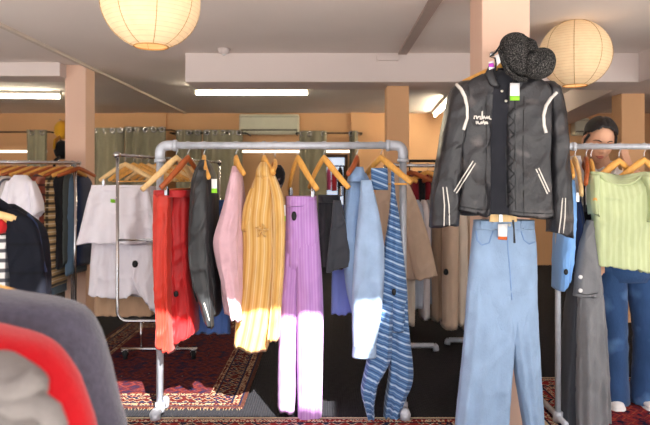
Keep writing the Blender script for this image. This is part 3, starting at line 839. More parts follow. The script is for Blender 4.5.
# --- blue striped dungarees
m_str = cloth('blue_striped_weave', '#4c6f9c', stripes=[('d', 60, .35, '#8aa8c8', .0), ('d', 30, .25, '#2f4d7c', .3), ('d', 15, .14, '#b4c9df', .6)], bump=.3)
g = root_at('dungarees', 'blue and white striped dungarees at the right post of the galvanised rack', 'dungarees', 390, 420, YF)
bib = MB(); garment(bib, [(168, 371, 387.5, .8), (178, 371, 388), (190, 371.5, 388)], YF - .06, th=.02, folds=2, amp=.004, seed=61, nv=10, hem=0)
link('bib', bib, m_str, g)
stp = MB(); garment(stp, [(166, 391, 394, .6), (188, 391, 395), (215, 390, 398, 1)], YF - .05, th=.02, folds=1, amp=.003, seed=62, nv=12, hem=0)
link('strap', stp, m_str, g)
mid = MB(); garment(mid, [(188, 391, 394, .4), (215, 389, 399, .8), (250, 384, 403, 1), (290, 378, 407, 1.1), (330, 374, 408, 1)], YF - .04, th=.06, folds=3, amp=.016, seed=63, hem=0)
link('body', mid, m_str, g)
l1 = MB(); garment(l1, [(300, 376, 393, .8), (330, 372, 392), (360, 367, 390), (383, 362, 378), (392, 361, 376), (405, 364, 374), (424, 369, 375, .6)], YF - .07, th=.065, folds=3, amp=.018, seed=64)
l2 = MB(); garment(l2, [(290, 388, 407, .8), (330, 389, 409), (370, 389, 413), (384, 387.5, 411), (400, 385, 404), (425, 383, 397, .7)], YF - .03, th=.065, folds=3, amp=.018, seed=65)
link('trouser_leg', l1, m_str, g); link('trouser_leg', l2, m_str, g)
security_tag(g, l1.bvh(), 377, 315, 2.6, 1.9); security_tag(g, mid.bvh(), 394, 292, 2.4, 1.5)
hanger(PR(381), R(-54), M_WOOD, 'wooden hanger with a bar carrying the blue striped dungarees', half=.23, drop=.15, rail_r=r, bar=True)

# ------------------------------------------------------------------ leather jacket on the big pillar
YJ = 3.24
m_lea = mat('worn_black_leather', '#242326', rough=.38, spec=.5, var=.35, scale=9, bump=.5, bscale=34, fleck=('#464140', 9, .6))
m_lin = cloth('dark_lining', '#25262c', bump=.15)
m_pipe = mat('white_piping', '#d9d4cc', rough=.6, bump=0, var=.05)
jk = thing('leather_jacket', 'worn black leather jacket with white piping hanging on the big pillar', 'jacket', P(505, 225, YJ))
body = MB(); garment(body, [(72, 488, 522, .5), (78, 474, 537, .8), (88, 462, 548, 1), (120, 461, 550, 1.05), (170, 463, 549, 1), (214, 460, 551, 1)], YJ, th=.075, folds=2, amp=.006, seed=71, nu=60)
link('lining', body, m_lin, jk)
lp = MB(); garment(lp, [(74, 482, 494, .5), (80, 470, 495, .8), (90, 460, 493.5, 1), (120, 459.5, 491, 1.05), (165, 461, 490, 1), (214, 457, 490, 1)], YJ - .06, th=.04, folds=2.2, amp=.008, seed=72, slope=2, crease=.012, noi=.008)
rp = MB(); garment(rp, [(74, 517, 528, .5), (80, 512, 541, .8), (90, 506, 550, 1), (120, 505, 551, 1.05), (165, 505, 550, 1), (218, 506, 553, 1)], YJ - .06, th=.04, folds=2.2, amp=.008, seed=73, slope=2, crease=.012, noi=.008)
link('front_panel', lp, m_lea, jk); link('front_panel', rp, m_lea, jk)
sl = MB(); garment(sl, [(82, 459, 472, .5), (90, 451, 469, .9), (115, 444.5, 466, 1.1), (150, 438.5, 463, 1), (190, 432, 460, .95), (226, 429.5, 457.5, .85)], YJ - .01, th=.085, folds=1.5, amp=.01, seed=74, slope=-1, noi=.011, crease=.014)
sr = MB(); garment(sr, [(82, 541, 553, .5), (90, 544, 559, .9), (115, 546, 564, 1.1), (150, 548, 567, 1), (190, 548.5, 569.5, .95), (234, 548, 570.5, .85)], YJ - .01, th=.085, folds=1.5, amp=.01, seed=75, slope=2, noi=.011, crease=.014)
link('sleeve', sl, m_lea, jk); link('sleeve', sr, m_lea, jk)
col = MB()
for sgn, pts in ((-1, [(493, 66), (490, 74), (493, 82), (499, 88)]), (1, [(524, 70), (524, 78), (518, 85), (513, 90)])):
    col.tube([P(x, y, YJ - .085 - (0.01 if i == 2 else 0)) for i, (x, y) in enumerate(pts)], [.02, .026, .024, .012], n=10, r2=[.012] * 4, up=(0, 0, 1))
link('collar', col, m_lea, jk)
bc = MB(); garment(bc, [(69, 494, 523), (83, 494, 522)], YJ + .02, th=.03, folds=1, amp=.002, seed=76, nv=8, hem=0)
link('collar_back', bc, m_lin, jk)
bl, brr, bsl, bsr = lp.bvh(), rp.bvh(), sl.bvh(), sr.bvh()
allb = MB()
for q in (lp, rp, sl, sr):
    k = len(allb.v); allb.v += q.v; allb.uv += q.uv; allb.f += [tuple(i + k for i in f) for f in q.f]
ba = allb.bvh()
for pts in ([(456, 84), (461, 89), (465, 97), (467, 107), (467, 118), (463.5, 130)], [(557, 92), (551, 98), (546, 106), (543.5, 116), (544, 125), (546, 133)]):
    link('shoulder_piping', strokes(MB(), ba, pts, .0085, 6, .001, n=8), m_pipe, jk)
for pts, pt2 in (([(454, 191.5), (463, 177), (473, 161)], [(456.5, 193), (466, 178), (475.5, 163)]), ([(536, 169), (542, 182), (547.5, 194)], [(538.5, 168), (544.5, 181), (549.5, 192)])):
    z = link('pocket_zip', strokes(MB(), ba, pts, .0035, 6, .001, n=6), m_pipe, jk)
    strokes_m = strokes(MB(), ba, pt2, .0035, 6, .001, n=6); link('zip_edge', strokes_m, m_pipe, z)
for bx, pts, pt2 in ((bsl, [(443, 187), (444.5, 205), (444, 226)], [(446.5, 187), (449, 205), (449.5, 226)]), (bsr, [(562.5, 198), (561, 217), (558.5, 236)], [(565.5, 198), (565, 217), (563, 236)])):
    z = link('sleeve_zip', strokes(MB(), bx, pts, .003, 6, .001, n=6), m_pipe, jk)
    link('zip_edge', strokes(MB(), bx, pt2, .003, 6, .001, n=6), m_pipe, z)
plk = MB(); strokes(plk, brr, [(506, 104), (506, 160), (507, 216)], .003, 8, .002); strokes(plk, brr, [(515, 100), (515.5, 160), (516, 217)], .003, 8, .002)
link('placket_edge', plk, m_bleather, jk)
zz = [(507.5 if i % 2 else 514.5, 108 + i * 6.6) for i in range(16)]
link('zigzag_stitching', strokes(MB(), brr, zz, .0026, 4, .002), M_BLACK, jk)
sn = MB()
for x, y in ((502, 91), (506, 101)): sn.disc(onto(ba, x, y, .0, YJ - .09) if False else P(x, y, YJ - .1), (0, 1, 0), .007, .006)
link('snap_buttons', sn, M_BRASS, jk)
sm = MB()
for pts in ([(486, 96), (486.5, 150), (485, 213)], [(524, 96), (523, 150), (524, 215)], [(459, 206), (475, 209), (489, 210)], [(507, 211), (530, 213), (551, 214)]): strokes(sm, ba, pts, .0018, 8, .001)
link('seams', sm, M_BLACK, jk)
link('zip_pull', MB().tube([P(x, y, YJ - .11) for x, y in ((513, 220), (514, 230), (514.5, 243))], [.006, .004, .006], n=8), m_bleather, jk)
# script embroidery on the chest, in the stroke shapes the photo shows
em = MB()
for pts in ([(474, 119), (474.5, 116), (476.5, 116), (477, 119)], [(477, 119), (478.5, 116.5), (480.5, 116.5), (480, 119), (482, 119), (482, 112), (482.3, 111), (482.5, 119)], [(483, 119), (484, 116), (485.5, 119), (487, 116.3), (487.4, 119)],
            [(487.6, 118), (489.5, 116.2), (489, 118.6), (491.8, 119.3)], [(476.3, 121), (476.5, 124), (478.2, 121.2), (478, 123), (480, 124), (481.5, 121.5), (481.7, 124)], [(482, 124), (483.6, 120.3), (484.5, 124.6), (486, 121.6)], [(486, 124), (487, 121.8), (487.7, 124)]):
    strokes(em, bl, pts, .0034, 4, .002, n=6)
link('chest_embroidery', em, m_pipe, jk)
tg = MB().plate([P(x, y, YJ - .115) for x, y in ((510, 83), (519.5, 83), (519.5, 100.5), (510, 100.5))], (0, 1, 0), .002)
t_ = link('price_tag', tg, M_WHITE, jk)
link('printed_band', MB().plate([P(x, y, YJ - .117) for x, y in ((510, 96), (519.5, 96), (519.5, 100.5), (510, 100.5))], (0, 1, 0), .002), M_LIME, t_)
# its hanger on a hook on the pillar
jh = thing('clothes_hanger', 'wooden hanger on the pillar carrying the black leather jacket', 'hanger', P(505, 66, YJ + .02), 'wooden hangers')
hb, hh, hbar = hanger_meshes(.21, .09, .11, .012)
rot_mb(hb, P(505, 66, YJ + .01), R(5)); rot_mb(hh, P(505, 66, YJ + .01), R(90))
link('shoulder_bar', hb, M_WOOD, jh); link('hook', hh, M_CHROME, jh)
link('trouser_bar', MB().tube([P(499, 87, YJ - .01), P(511, 87.5, YJ - .01)], .008, n=8), M_WOOD2, jh)
hz = P(505, 66, YJ + .01)
wh = thing('wall_hook', 'metal hook on the big pillar behind the tweed cap', 'hook', (hz.x, 3.49, hz.z + .11))
link('peg', MB().tube([(hz.x, 3.5, hz.z + .11), (hz.x, YJ - .03, hz.z + .108), (hz.x, YJ - .05, hz.z + .135)], .009, n=8), M_CHROME, wh)
link('plate', MB().disc((hz.x, 3.496, hz.z + .11), (0, 1, 0), .014, .008), M_CHROME, wh)

# --- tweed cap
m_tweed = mat('grey_tweed', '#232222', rough=.95, var=.25, scale=60, bump=.8, bscale=160, spec=.1, fleck=('#6a6764', 260, .52))
YC = 3.14
cp = thing('tweed_cap', 'baggy dark grey tweed cap hung over the collar of the leather jacket', 'cap', P(527, 80, YC))
dent = lambda x, y: .55 * math.exp(-(((x - (523 + (y - 36) * .25)) / 4.5) ** 2)) * (1 if 36 < y < 68 else .3)
cw = MB(); pillow(cw, [(499.5, 52), (500, 42), (505, 35.5), (513, 32), (521, 33), (528, 36.5), (534, 41), (537, 47), (540, 58), (540, 70), (533, 77), (522, 77), (512, 74), (504, 65)], YC, .075, seed=2, noi=.012, dent=dent)
link('crown', cw, m_tweed, cp)
pk = MB(); pillow(pk, [(523, 60), (529, 52), (538, 48), (546, 48), (553, 53), (555.5, 62), (553, 72), (545, 78), (534, 79.5), (525, 74)], YC - .035, .06, seed=4, noi=.01)
link('brim', pk, m_tweed, cp)
bn = MB().tube([P(x, y, YC - .03) for x, y in ((500, 50), (503, 62), (508, 72), (516, 78), (527, 80)) ], [.012] * 5, n=8, r2=[.02] * 5)
link('band', bn, m_tweed, cp)
link('tag_string', MB().tube([P(x, y, YC - .05) for x, y in ((501, 44), (496, 52), (490, 57), (495, 58), (496, 64), (495, 72))], .0045, n=6), M_BLACK, cp)
t_ = link('price_tag', MB().plate([P(x, y, YC - .03) for x, y in ((494.5, 56), (500.5, 53), (504, 58.5), (497, 66))], (0.2, 1, 0), .002), M_WHITE, cp)
t2 = link('swing_tag', MB().plate([P(x, y, YC - .04) for x, y in ((488.5, 62), (493.5, 60.5), (494.5, 68), (489, 70))], (0, 1, 0), .002), M_WHITE, cp)
link('printed_band', MB().plate([P(x, y, YC - .043) for x, y in ((488.7, 63.5), (493.6, 63), (494, 67), (488.8, 67))], (0, 1, 0), .002), M_MAG, t2)

# --- wide blue jeans below the jacket
YJN = 3.30
m_jean = cloth('washed_blue_denim', '#8aa2bf', var=.12, scale=12, bump=.3, bscale=150, stretch=(1, 1, .6))
m_jseam = cloth('denim_seam', '#7391bb', bump=.1)
jn = thing('jeans', 'wide light blue jeans hanging below the leather jacket on the pillar', 'jeans', P(500, 470, YJN))
hp = MB(); garment(hp, [(221, 474, 533, .9), (240, 472, 535, 1), (280, 468, 536.5, 1), (320, 466, 536, .85), (350, 472, 533, .35)], YJN, th=.06, folds=4, amp=.007, seed=81, hem=0, nu=56)
a_ = MB(); garment(a_, [(245, 474, 508, .25), (290, 468, 511.5, .85), (345, 463.5, 513.5, 1), (385, 459.5, 510.5, 1), (425, 455.5, 507.5, 1.1), (445, 453.5, 506, 1.15)], YJN - .005, th=.055, folds=4, amp=.014, seed=82)
b_ = MB(); garment(b_, [(245, 512, 532, .25), (290, 507, 536, .85), (345, 511.5, 538.5, 1), (385, 517, 541, 1), (425, 524, 543.5, 1.1), (445, 526, 545, 1.15)], YJN + .005, th=.055, folds=3, amp=.012, seed=83)
link('hip_panel', hp, m_jean, jn); link('trouser_leg', a_, m_jean, jn); link('trouser_leg', b_, m_jean, jn)
wb = MB(); garment(wb, [(220, 474, 533.5), (229, 473.5, 534)], YJN, th=.062, folds=3, amp=.003, seed=84, nv=8, hem=0, nu=56)
link('waistband', wb, m_jean, jn)
bh = hp.bvh(); bw = wb.bvh()
for x in (481, 493, 521): link('belt_loop', strokes(MB(), bw, [(x, 220), (x, 230)], .006, 4, .003), m_jean, jn)
for pts in ([(476, 231), (477, 240), (482, 245), (489, 243), (493, 231)], [(521, 231), (524, 240), (529, 244), (535, 242)]): link('pocket_seam', strokes(MB(), bh, pts, .003, 5, .001), m_jseam, jn)
link('fly_seam', strokes(MB(), bh, [(507, 231), (508, 250), (510, 272), (512, 285)], .003, 5, .001).v and strokes(MB(), bh, [(507, 231), (508, 250), (510, 272), (512, 300)], .003, 5, .001), m_jseam, jn)
link('button', MB().disc(onto(bw, 509.5, 225, .004), (0, 1, 0), .008, .006), M_BRASS, jn)
t_ = link('price_tag', MB().plate([P(x, y, YJN - .09) for x, y in ((498, 224), (507.5, 224), (507, 240), (498, 239.5))], (0, 1, 0), .002), M_WHITE, jn)
link('printed_band', MB().plate([P(x, y, YJN - .092) for x, y in ((498, 236.5), (507.2, 236.8), (507, 240), (498, 239.5))], (0, 1, 0), .002), M_ORANGE, t_)
th_ = thing('trouser_hanger', 'pale wooden clamp hanger holding the wide blue jeans at the waist', 'hanger', P(503, 220, YJN - .085), 'wooden hangers')
link('clamp_bar', MB().box(P(503, 217.5, YJN - .075), (.14, .02, .045)), M_WOOD2, th_, smooth=False, bevel=.005)
link('clip', MB().box(P(500.5, 217.5, YJN - .09), (.02, .012, .05)), M_CHROME, th_, smooth=False, bevel=.003)
link('hook', MB().tube([P(503, 214, YJN - .07), P(503.5, 150, YJN - .03), P(505, 92, YJ - .012)], .003, n=6), M_CHROME, th_)

# ------------------------------------------------------------------ right rack garments
r = r2_
RR = lambda px: (P(px, 0, YR).x, YR, ZR2)
m_lb = cloth('sky_blue_cotton', '#7fb0ea', bump=.25); m_navy = cloth('navy_cotton', '#1d2a4a', bump=.25); m_wc = cloth('white_cotton', '#e3dcdc', bump=.3)
b = MB(); garment(b, [(156, 571, 579, .6), (180, 568, 581), (230, 567, 582)], YR + .12, th=.09, folds=2, amp=.01, seed=91); single('shirt', b, m_wc, 'white shirt edge on, left of the black strappy dress on the right rack', 'shirt')
b = MB(); garment(b, [(180, 564, 572, .7), (205, 560, 573), (250, 556, 571), (284, 555.5, 567)], YR - .02, th=.1, folds=3, amp=.014, seed=92, slope=-6); g = tag(link('shirt', b, m_lb), 'sky blue shirt edge on, beside the right jacket sleeve', 'shirt')
security_tag(g, b.bvh(), 566, 272, 2.2, 1.4)
b = MB(); garment(b, [(195, 570, 577, .7), (230, 571, 581), (272, 570, 579)], YR + .02, th=.09, folds=2, amp=.01, seed=93); single('trousers', b, m_navy, 'navy trousers edge on, right of the sky blue shirt', 'trousers')
hanger(RR(567), R(86), M_WOOD, 'wooden hanger edge on inside the sky blue shirt', half=.2, drop=.1, rail_r=r)
hanger(RR(575), R(86), M_WOOD2, 'pale wooden hanger edge on carrying the navy trousers', half=.2, drop=.2, rail_r=r, clips=(-.1, .1))
# black strappy dress
g = root_at('strappy_dress', 'black dress with thin straps and knots, left of the lime green top', 'dress', 588, 290, YR)
b = MB(); garment(b, [(205, 583, 590, .6), (235, 580, 593), (290, 577, 594)], YR + .03, th=.09, folds=3, amp=.014, seed=95); link('body', b, m_blk, g)
for pts in ([(586, 172), (584, 190), (585, 212)], [(591, 176), (588, 195), (590, 216)], [(596, 178), (593, 198), (595, 212)], [(585, 176), (592, 190), (588, 212)]):
    link('strap', MB().tube([P(x, y, YR - .07) for x, y in pts], .007, n=8), m_blk, g)
hanger(RR(586), R(76), M_REDW, 'red-brown wooden hanger carrying the black strappy dress', half=.19, drop=.14, rail_r=r)
hanger(RR(591), R(84), M_WOOD, 'orange wooden hanger edge on carrying the grey dungarees', half=.17, drop=.22, rail_r=r, neck=.09)
# grey dungarees with buttons
m_gd = cloth('grey_denim', '#77787b', var=.14, bump=.3, bscale=130, stretch=(1, 1, .5))
g = root_at('dungarees', 'grey denim dungarees with white buttons hanging left of the woman', 'dungarees', 582, 430, YR)
bb = MB(); garment(bb, [(220, 587, 592, .5), (240, 581, 596, .8), (262, 577, 599, 1), (296, 574, 600, 1)], YR - .09, th=.045, folds=2, amp=.006, seed=101, hem=0); link('bib', bb, m_gd, g)
l2 = MB(); garment(l2, [(268, 577, 599, .6), (300, 577, 600.5), (350, 576, 602), (400, 576, 604.5), (444, 576, 606)], YR - .06, th=.07, folds=2.5, amp=.018, seed=103, crease=.014, nv=60)
link('trouser_leg', l2, m_gd, g)
l3 = MB(); garment(l3, [(262, 580, 597, .6), (300, 584, 601), (350, 588, 605), (444, 590, 609)], YR + .05, th=.07, folds=2.5, amp=.018, seed=107, crease=.012, nv=50)
link('trouser_leg', l3, m_gd, g)
l1 = MB(); garment(l1, [(268, 572, 582, .6), (300, 568, 581), (350, 564, 579), (400, 561, 578), (440, 560, 577)], YR + .02, th=.08, folds=2, amp=.014, seed=102)
single('trousers', l1, m_char, 'charcoal trousers edge on, between the rack post and the grey dungarees', 'trousers')
bb_ = bb.bvh()
for x, y in ((580.5, 277), (580.5, 290.5)): link('button', MB().disc(onto(bb_, x, y, .006), (0, 1, 0), .011, .007), M_WHITE, g)
link('waist_seam', strokes(MB(), bb_, [(577, 293), (587, 295), (598, 293)], .002), M_BLACK, g)
# lime top
m_lime = cloth('lime_knit', '#b3bd90', stripes=[(0, 30, .45, '#bdc79c', .2)], bump=.3, bscale=50, stretch=(1, 1, .4))
YT = 3.52
g = root_at('top', 'pale lime green ribbed top in front of the woman', 'top', 622, 270, YT)
b = MB(); garment(b, [(171.5, 590, 652, .25), (180, 590, 655, .8), (205, 591, 655, 1), (235, 593.5, 652, 1), (269, 595.5, 651, 1)], YT, th=.055, folds=6, amp=.01, seed=111, slope=4, nu=64, nv=60, scoop=13)
link('body', b, m_lime, g)
bt = b.bvh()
link('neckline', MB().tube([P(x, y, YT - .03) for x, y in ((600, 175.5), (606, 181), (613, 184), (621, 185), (629, 184), (636, 181), (642, 175.5))], .007, n=8), m_lime, g)
s = MB(); garment(s, [(176, 641, 656, .6), (195, 646, 662), (212, 646.5, 664), (222, 645, 664)], YT - .03, th=.06, folds=4, amp=.012, seed=112, nv=16); link('sleeve', s, m_lime, g)
s = MB(); garment(s, [(175, 589, 598, .6), (195, 588.5, 597), (215, 590, 597)], YT - .02, th=.05, folds=2, amp=.008, seed=113, nv=16); link('sleeve', s, m_lime, g)
hz_ = (P(618, 0, YR).x, YR - .04, ZR2)
hanger(RR(619), R(18), M_WOOD, 'yellow wooden hanger inside the lime green top', half=.16, drop=.12, rail_r=r, neck=.085)
hanger(RR(644), R(20), M_WOOD, 'yellow wooden hanger at the right edge, beside the lime top hanger', half=.18, drop=.12, rail_r=r, neck=.08)

r = r0
# ------------------------------------------------------------------ white tops on the rolling rack
m_w1 = cloth('white_muslin', '#f2eef6', var=.05, bump=.4)
g = root_at('top', 'white flared top on clips at the front of the chrome rolling rack', 'top', 117, 245, 5.2)
b = MB(); garment(b, [(187, 92, 149, .8), (200, 88, 151), (225, 82, 155), (243, 78, 157)], 5.22, th=.06, folds=4, amp=.06, crease=.012, seed=121, nu=64, slope=0); link('body', b, m_w1, g)
wb = MB(); garment(wb, [(185, 92, 149), (191, 91, 149.5)], 5.22, th=.055, folds=5, amp=.004, seed=122, nv=8, hem=0); link('waistband', wb, m_w1, g)
link('price_tag', card(MB(), b.bvh(), [(110.5, 199), (115, 199.5), (115, 203), (110.5, 202.5)]), M_LIME, g)
g = root_at('skirt', 'long white skirt with a ragged hem, below the white flared top', 'skirt', 122, 300, 5.35)
b = MB(); garment(b, [(225, 94, 150), (260, 91, 152), (285, 90, 154), (297, 89, 155)], 5.38, th=.07, folds=5, amp=.045, crease=.012, seed=123, nu=64, hem=.028); link('body', b, m_w1, g)
tr = MB(); garment(tr, [(245, 130, 152), (280, 132, 154), (304, 140, 156)], 5.29, th=.03, folds=3, amp=.012, seed=124, slope=10, nv=20); link('hem_layer', tr, m_w1, g)
security_tag(g, tr.bvh(), 135, 264, 3)
m_bei = cloth('beige_linen', '#c9a687', bump=.3)
b = MB(); garment(b, [(240, 96, 150), (290, 95, 153), (315, 95, 154)], 5.62, th=.06, folds=7, amp=.02, seed=125); single('skirt', b, m_bei, 'beige pleated skirt whose hem shows under the white skirt', 'skirt')
b = MB(); garment(b, [(186, 128, 156), (230, 126, 156), (270, 128, 157)], 5.95, th=.05, folds=5, amp=.02, seed=126); single('top', b, m_w1, 'white top hidden behind the front white top on the rolling rack', 'top')
rd = (end - Vector((XW, YW, ZW)))
for i in range(11):
    k = .055 + i * .06
    p = Vector((XW, YW, ZW)) + rd * k
    lab = 'wooden clip hanger carrying the front white top' if i == 0 else 'bare wooden hanger in the row on the rolling rack'
    hanger(p, R(-10 + rnd.uniform(-5, 5)), M_WOOD if i % 3 else M_WOOD2, lab, half=.24, drop=.13, rail_r=cr, neck=.07, bar=(i != 0), clips=(-.2, .2) if i == 0 else None, group='hangers on the rolling rack')

# ------------------------------------------------------------------ far left rack garments
def slab(name, xs, top, bot, Y, m, label, cat, seed, th=.2, group='shirts on the far left rack', slope=0):
    xl, xr = xs; w = xr - xl
    b = MB(); garment(b, [(top, xl + w * .3, xr - w * .35, .4), (top + 5, xl + w * .1, xr - w * .15, .8), (top + 18, xl, xr, 1), ((top + bot) / 2 + 6, xl, xr, 1), (bot, xl + .5, xr - .5, 1)], Y, th=th, folds=2, amp=.02, seed=seed, nu=32, nv=26, slope=slope)
    s = None
    o = tag(link(name, b, m), label, cat, group)
    return o, b
m_rust = cloth('rust_plaid', '#8e4636', stripes=[(0, 12, .25, '#c98d77', .1), (1, 12, .25, '#3d1f1e', .1)], bump=.2)
m_kh = cloth('khaki_check', '#b79a6c', stripes=[(0, 14, .3, '#3b3226', .1), (1, 14, .3, '#2c2a26', .1), (1, 14, .1, '#e4d5b8', .6)], bump=.2)
m_ws = cloth('navy_white_stripe', '#e2dedd', stripes=[(0, 30, .3, '#2a3350', 0)], bump=.2)
m_gg = cloth('grey_green_cotton', '#4a5150', bump=.25); m_dd = cloth('dark_denim', '#34466a', bump=.25); m_bd = cloth('faded_denim', '#53697f', bump=.25)
for xs, tp, bt_, Y, m, lab, cat, nm in (
    ((-6, 13), 176, 262, 5.40, m_ws, 'navy and white striped shirt at the far left of the shirt rack', 'shirt', 'shirt'),
    ((34, 49), 174, 240, 5.58, m_rust, 'rust plaid shirt right of the white tee on the shirt rack', 'shirt', 'shirt'),
    ((45, 62), 175, 284, 5.70, m_kh, 'khaki checked shirt right of the rust plaid shirt', 'shirt', 'shirt'),
    ((54, 61), 175, 268, 5.80, m_gg, 'grey green shirt between khaki check and black shirts', 'shirt', 'shirt'),
    ((58, 70), 174, 266, 5.76, m_blk, 'black shirt right of the khaki checked shirt', 'shirt', 'shirt'),
    ((67, 76), 174, 262, 5.82, m_gg, 'dark grey green shirt near the right end of the shirt rack', 'shirt', 'shirt'),
    ((71, 82), 175, 272, 5.86, m_bd, 'faded denim shirt second from the right end of the shirt rack', 'shirt', 'shirt'),
    ((78, 89), 176, 264, 5.92, m_navy, 'navy shirt at the right end of the shirt rack', 'shirt', 'shirt'),
    ((40, 62), 250, 292, 5.90, m_bd, 'faded denim trousers hanging low behind the khaki shirt', 'trousers', 'trousers')):
    slab(nm, xs, tp, bt_, Y, m, lab, cat, seed=int(xs[1] * 3))
g = root_at('tee_shirt', 'white tee shirt facing out on the shirt rack at far left', 't-shirt', 22, 240, 5.40, 'shirts on the far left rack')
b = MB(); garment(b, [(175, 14, 27, .5), (182, 9, 33, .9), (205, 8, 38, 1), (242, 7, 39, 1)], 5.32, th=.09, yaw=20, folds=3, amp=.02, seed=133); link('body', b, m_w1, g)
s = MB(); garment(s, [(181, 28, 34, .6), (200, 32, 41, 1), (216, 33, 43, 1)], 5.30, th=.07, folds=2, amp=.01, seed=134, nv=16, slope=-4); link('sleeve', s, m_w1, g)
s = MB(); garment(s, [(181, 8, 14, .6), (200, 3, 12, 1), (216, 1, 11, 1)], 5.30, th=.07, folds=2, amp=.01, seed=135, nv=16, slope=4); link('sleeve', s, m_w1, g)
for i in range(13):
    x = 3 + i * 6.3
    t = (P(x, 0, YL).x - xa) / (xb - xa); y = YL - .3 + .3 * t
    hanger((xa + (xb - xa) * t, y, zl + .02 * (1 - t)), R(62 + rnd.uniform(-6, 6)), M_WOOD if i % 2 else M_REDW, 'wooden hanger in the tight row over the far left shirts', half=.2, drop=.07, rail_r=.016, neck=.05, group='hangers on the far left rack')

# --- navy puffer vest and plaid shirt on the left edge
YV = 3.0
m_puf = cloth('navy_quilt', '#14161f', rough=.75, spec=.12, sheen=0, bump=.2, bscale=8, stretch=(.6, .6, 2), stripes=[(1, 7.5, .08, '#0d0e13', 0)])
g = root_at('puffer_vest', 'dark navy quilted puffer vest hanging at the left edge', 'vest', 20, 310, YV)
b = MB(); garment(b, [(204, -16, 14, .5), (212, -24, 26, .8), (226, -30, 42, 1), (240, -30, 47, 1), (270, -30, 49.5, 1), (318, -31, 50, 1)], YV + .02, th=.06, folds=2, amp=.01, seed=141, nv=60, noi=.008); link('back_panel', b, m_puf, g)
p = MB(); garment(p, [(209, 9, 17, .5), (222, 8, 34, .9), (245, 8, 41, 1), (275, 11, 45, 1), (318, 13, 50, 1)], YV - .06, th=.035, folds=2, amp=.008, seed=142, nv=60, noi=.008); link('front_panel', p, m_puf, g)
link('armhole_trim', MB().tube([P(x, y, YV - .05) for x, y in ((28, 214), (36, 224), (40, 240), (42, 258), (46, 272))], .007, n=8), m_navy, g)
link('collar', MB().tube([P(x, y, YV - .05) for x, y in ((-14, 206), (-2, 203), (8, 210), (14, 222))], [.02, .026, .026, .016], n=10, r2=[.012] * 4), m_puf, g)
m_bw = cloth('black_white_check', '#d6d2d0', stripes=[(0, 22, .4, '#20222c', 0), (1, 22, .4, '#20222c', 0), (0, 11, .15, '#8c4a44', .3)], bump=.15)
b = MB(); garment(b, [(235, -18, 8, .8), (262, -20, 10.5), (318, -22, 12.5)], YV - .07, th=.03, folds=2, amp=.006, seed=143); single('shirt', b, m_bw, 'black and white checked shirt inside the navy vest at left edge', 'shirt')
m_redt = cloth('red_knit', '#a81d20', bump=.2)
b = MB(); garment(b, [(219, -22, 5, .7), (226, -22, 9), (233, -22, 7)], YV - .08, th=.03, folds=2, amp=.004, seed=144, nv=10); single('scarf', b, m_redt, 'strip of red knit behind the hanger at left edge', 'scarf')
vx = P(-32, 0, YV).x
vr = thing('low_clothes_rail', 'clothes rail outside the left edge carrying the navy vest', 'clothes rack', (vx, YV, 0))
zv = P(0, 187, YV).z
link('rail', MB().tube([(vx, 2.2, zv), (vx, 3.12, zv)], .014, n=10), M_CHROME, vr)
for y in (2.2, 3.12):
    link('post', MB().tube([(vx, y, .02), (vx, y, zv)], .014, n=10), M_CHROME, vr)
    link('base_bar', MB().tube([(vx - .25, y, .02), (vx + .1, y, .02)], .016, n=10), M_CHROME, vr)
hanger((vx, YV - .12, zv), R(4), M_WOOD, 'wooden hanger with a bar in the neck of the navy vest', half=.27, drop=.1, rail_r=.014, neck=.07, bar=True)
hanger((vx, YV - .16, zv), R(8), M_WOOD2, 'pale wooden hanger in front of the navy vest', half=.28, drop=.08, rail_r=.014, neck=.07)

# ------------------------------------------------------------------ coats in the near left corner (out of focus)
m_wool = mat('grey_wool', '#4a4753', rough=.95, var=.16, scale=60, bump=.4, bscale=120, spec=.1, sheen=.3)
m_rwool = mat('red_wool', '#a80c16', rough=.9, var=.08, scale=40, bump=.25, bscale=120, spec=.12, sheen=.2)
m_hood = mat('oat_knit', '#746e6b', rough=.95, var=.12, scale=30, bump=.4, bscale=70, spec=.1)
YG = 1.60
g = root_at('wool_coat', 'grey wool coat in the near left corner behind the red coat', 'coat', -50, 640, YG)
b = MB(); garment(b, [(276, -90, -40, .4), (285, -130, -15, .6), (292, -150, 10, .75), (297, -165, 45, .9), (303, -175, 71, 1), (312, -178, 87, 1), (330, -180, 98, 1), (360, -182, 108, 1), (400, -185, 118, 1), (430, -188, 126, 1), (600, -192, 150, 1), (700, -195, 158, 1)], YG, th=.1, folds=2, amp=.016, seed=151, nv=90, nu=64, lens=.7, crease=.01); link('body', b, m_wool, g)
YRd = 1.35
g = root_at('wool_coat', 'bright red coat in the near left corner in front of the grey coat', 'coat', -90, 700, YRd)
b = MB(); garment(b, [(314, -170, -60, .4), (322, -200, -20, .6), (328, -215, 2, .75), (334, -225, 27, .9), (342, -230, 48, 1), (355, -232, 63, 1), (380, -235, 79, 1), (425, -240, 95, 1), (560, -245, 126, 1), (760, -250, 145, 1)], YRd, th=.085, folds=2, amp=.016, seed=153, nv=90, nu=64, lens=.7, crease=.01); link('body', b, m_rwool, g)
YH = 1.12
g = root_at('hooded_sweater', 'oatmeal knit hooded sweater in the bottom left corner', 'sweater', -60, 720, YH)
b = MB(); garment(b, [(352, -150, -30, .6), (362, -200, 0, .9), (378, -230, 24, 1), (400, -240, 36, 1), (440, -245, 46, 1), (760, -250, 60, 1)], YH, th=.07, folds=2.5, amp=.012, seed=155, nv=50, nu=56); link('body', b, m_hood, g)
hd = MB(); pillow(hd, [(-60, 352), (-10, 351), (16, 358), (34, 366), (45, 378), (47, 392), (36, 402), (12, 398), (-30, 400), (-70, 390)], YH - .06, .055, seed=8, noi=.014); link('hood', hd, m_hood, g)
fd = MB(); 
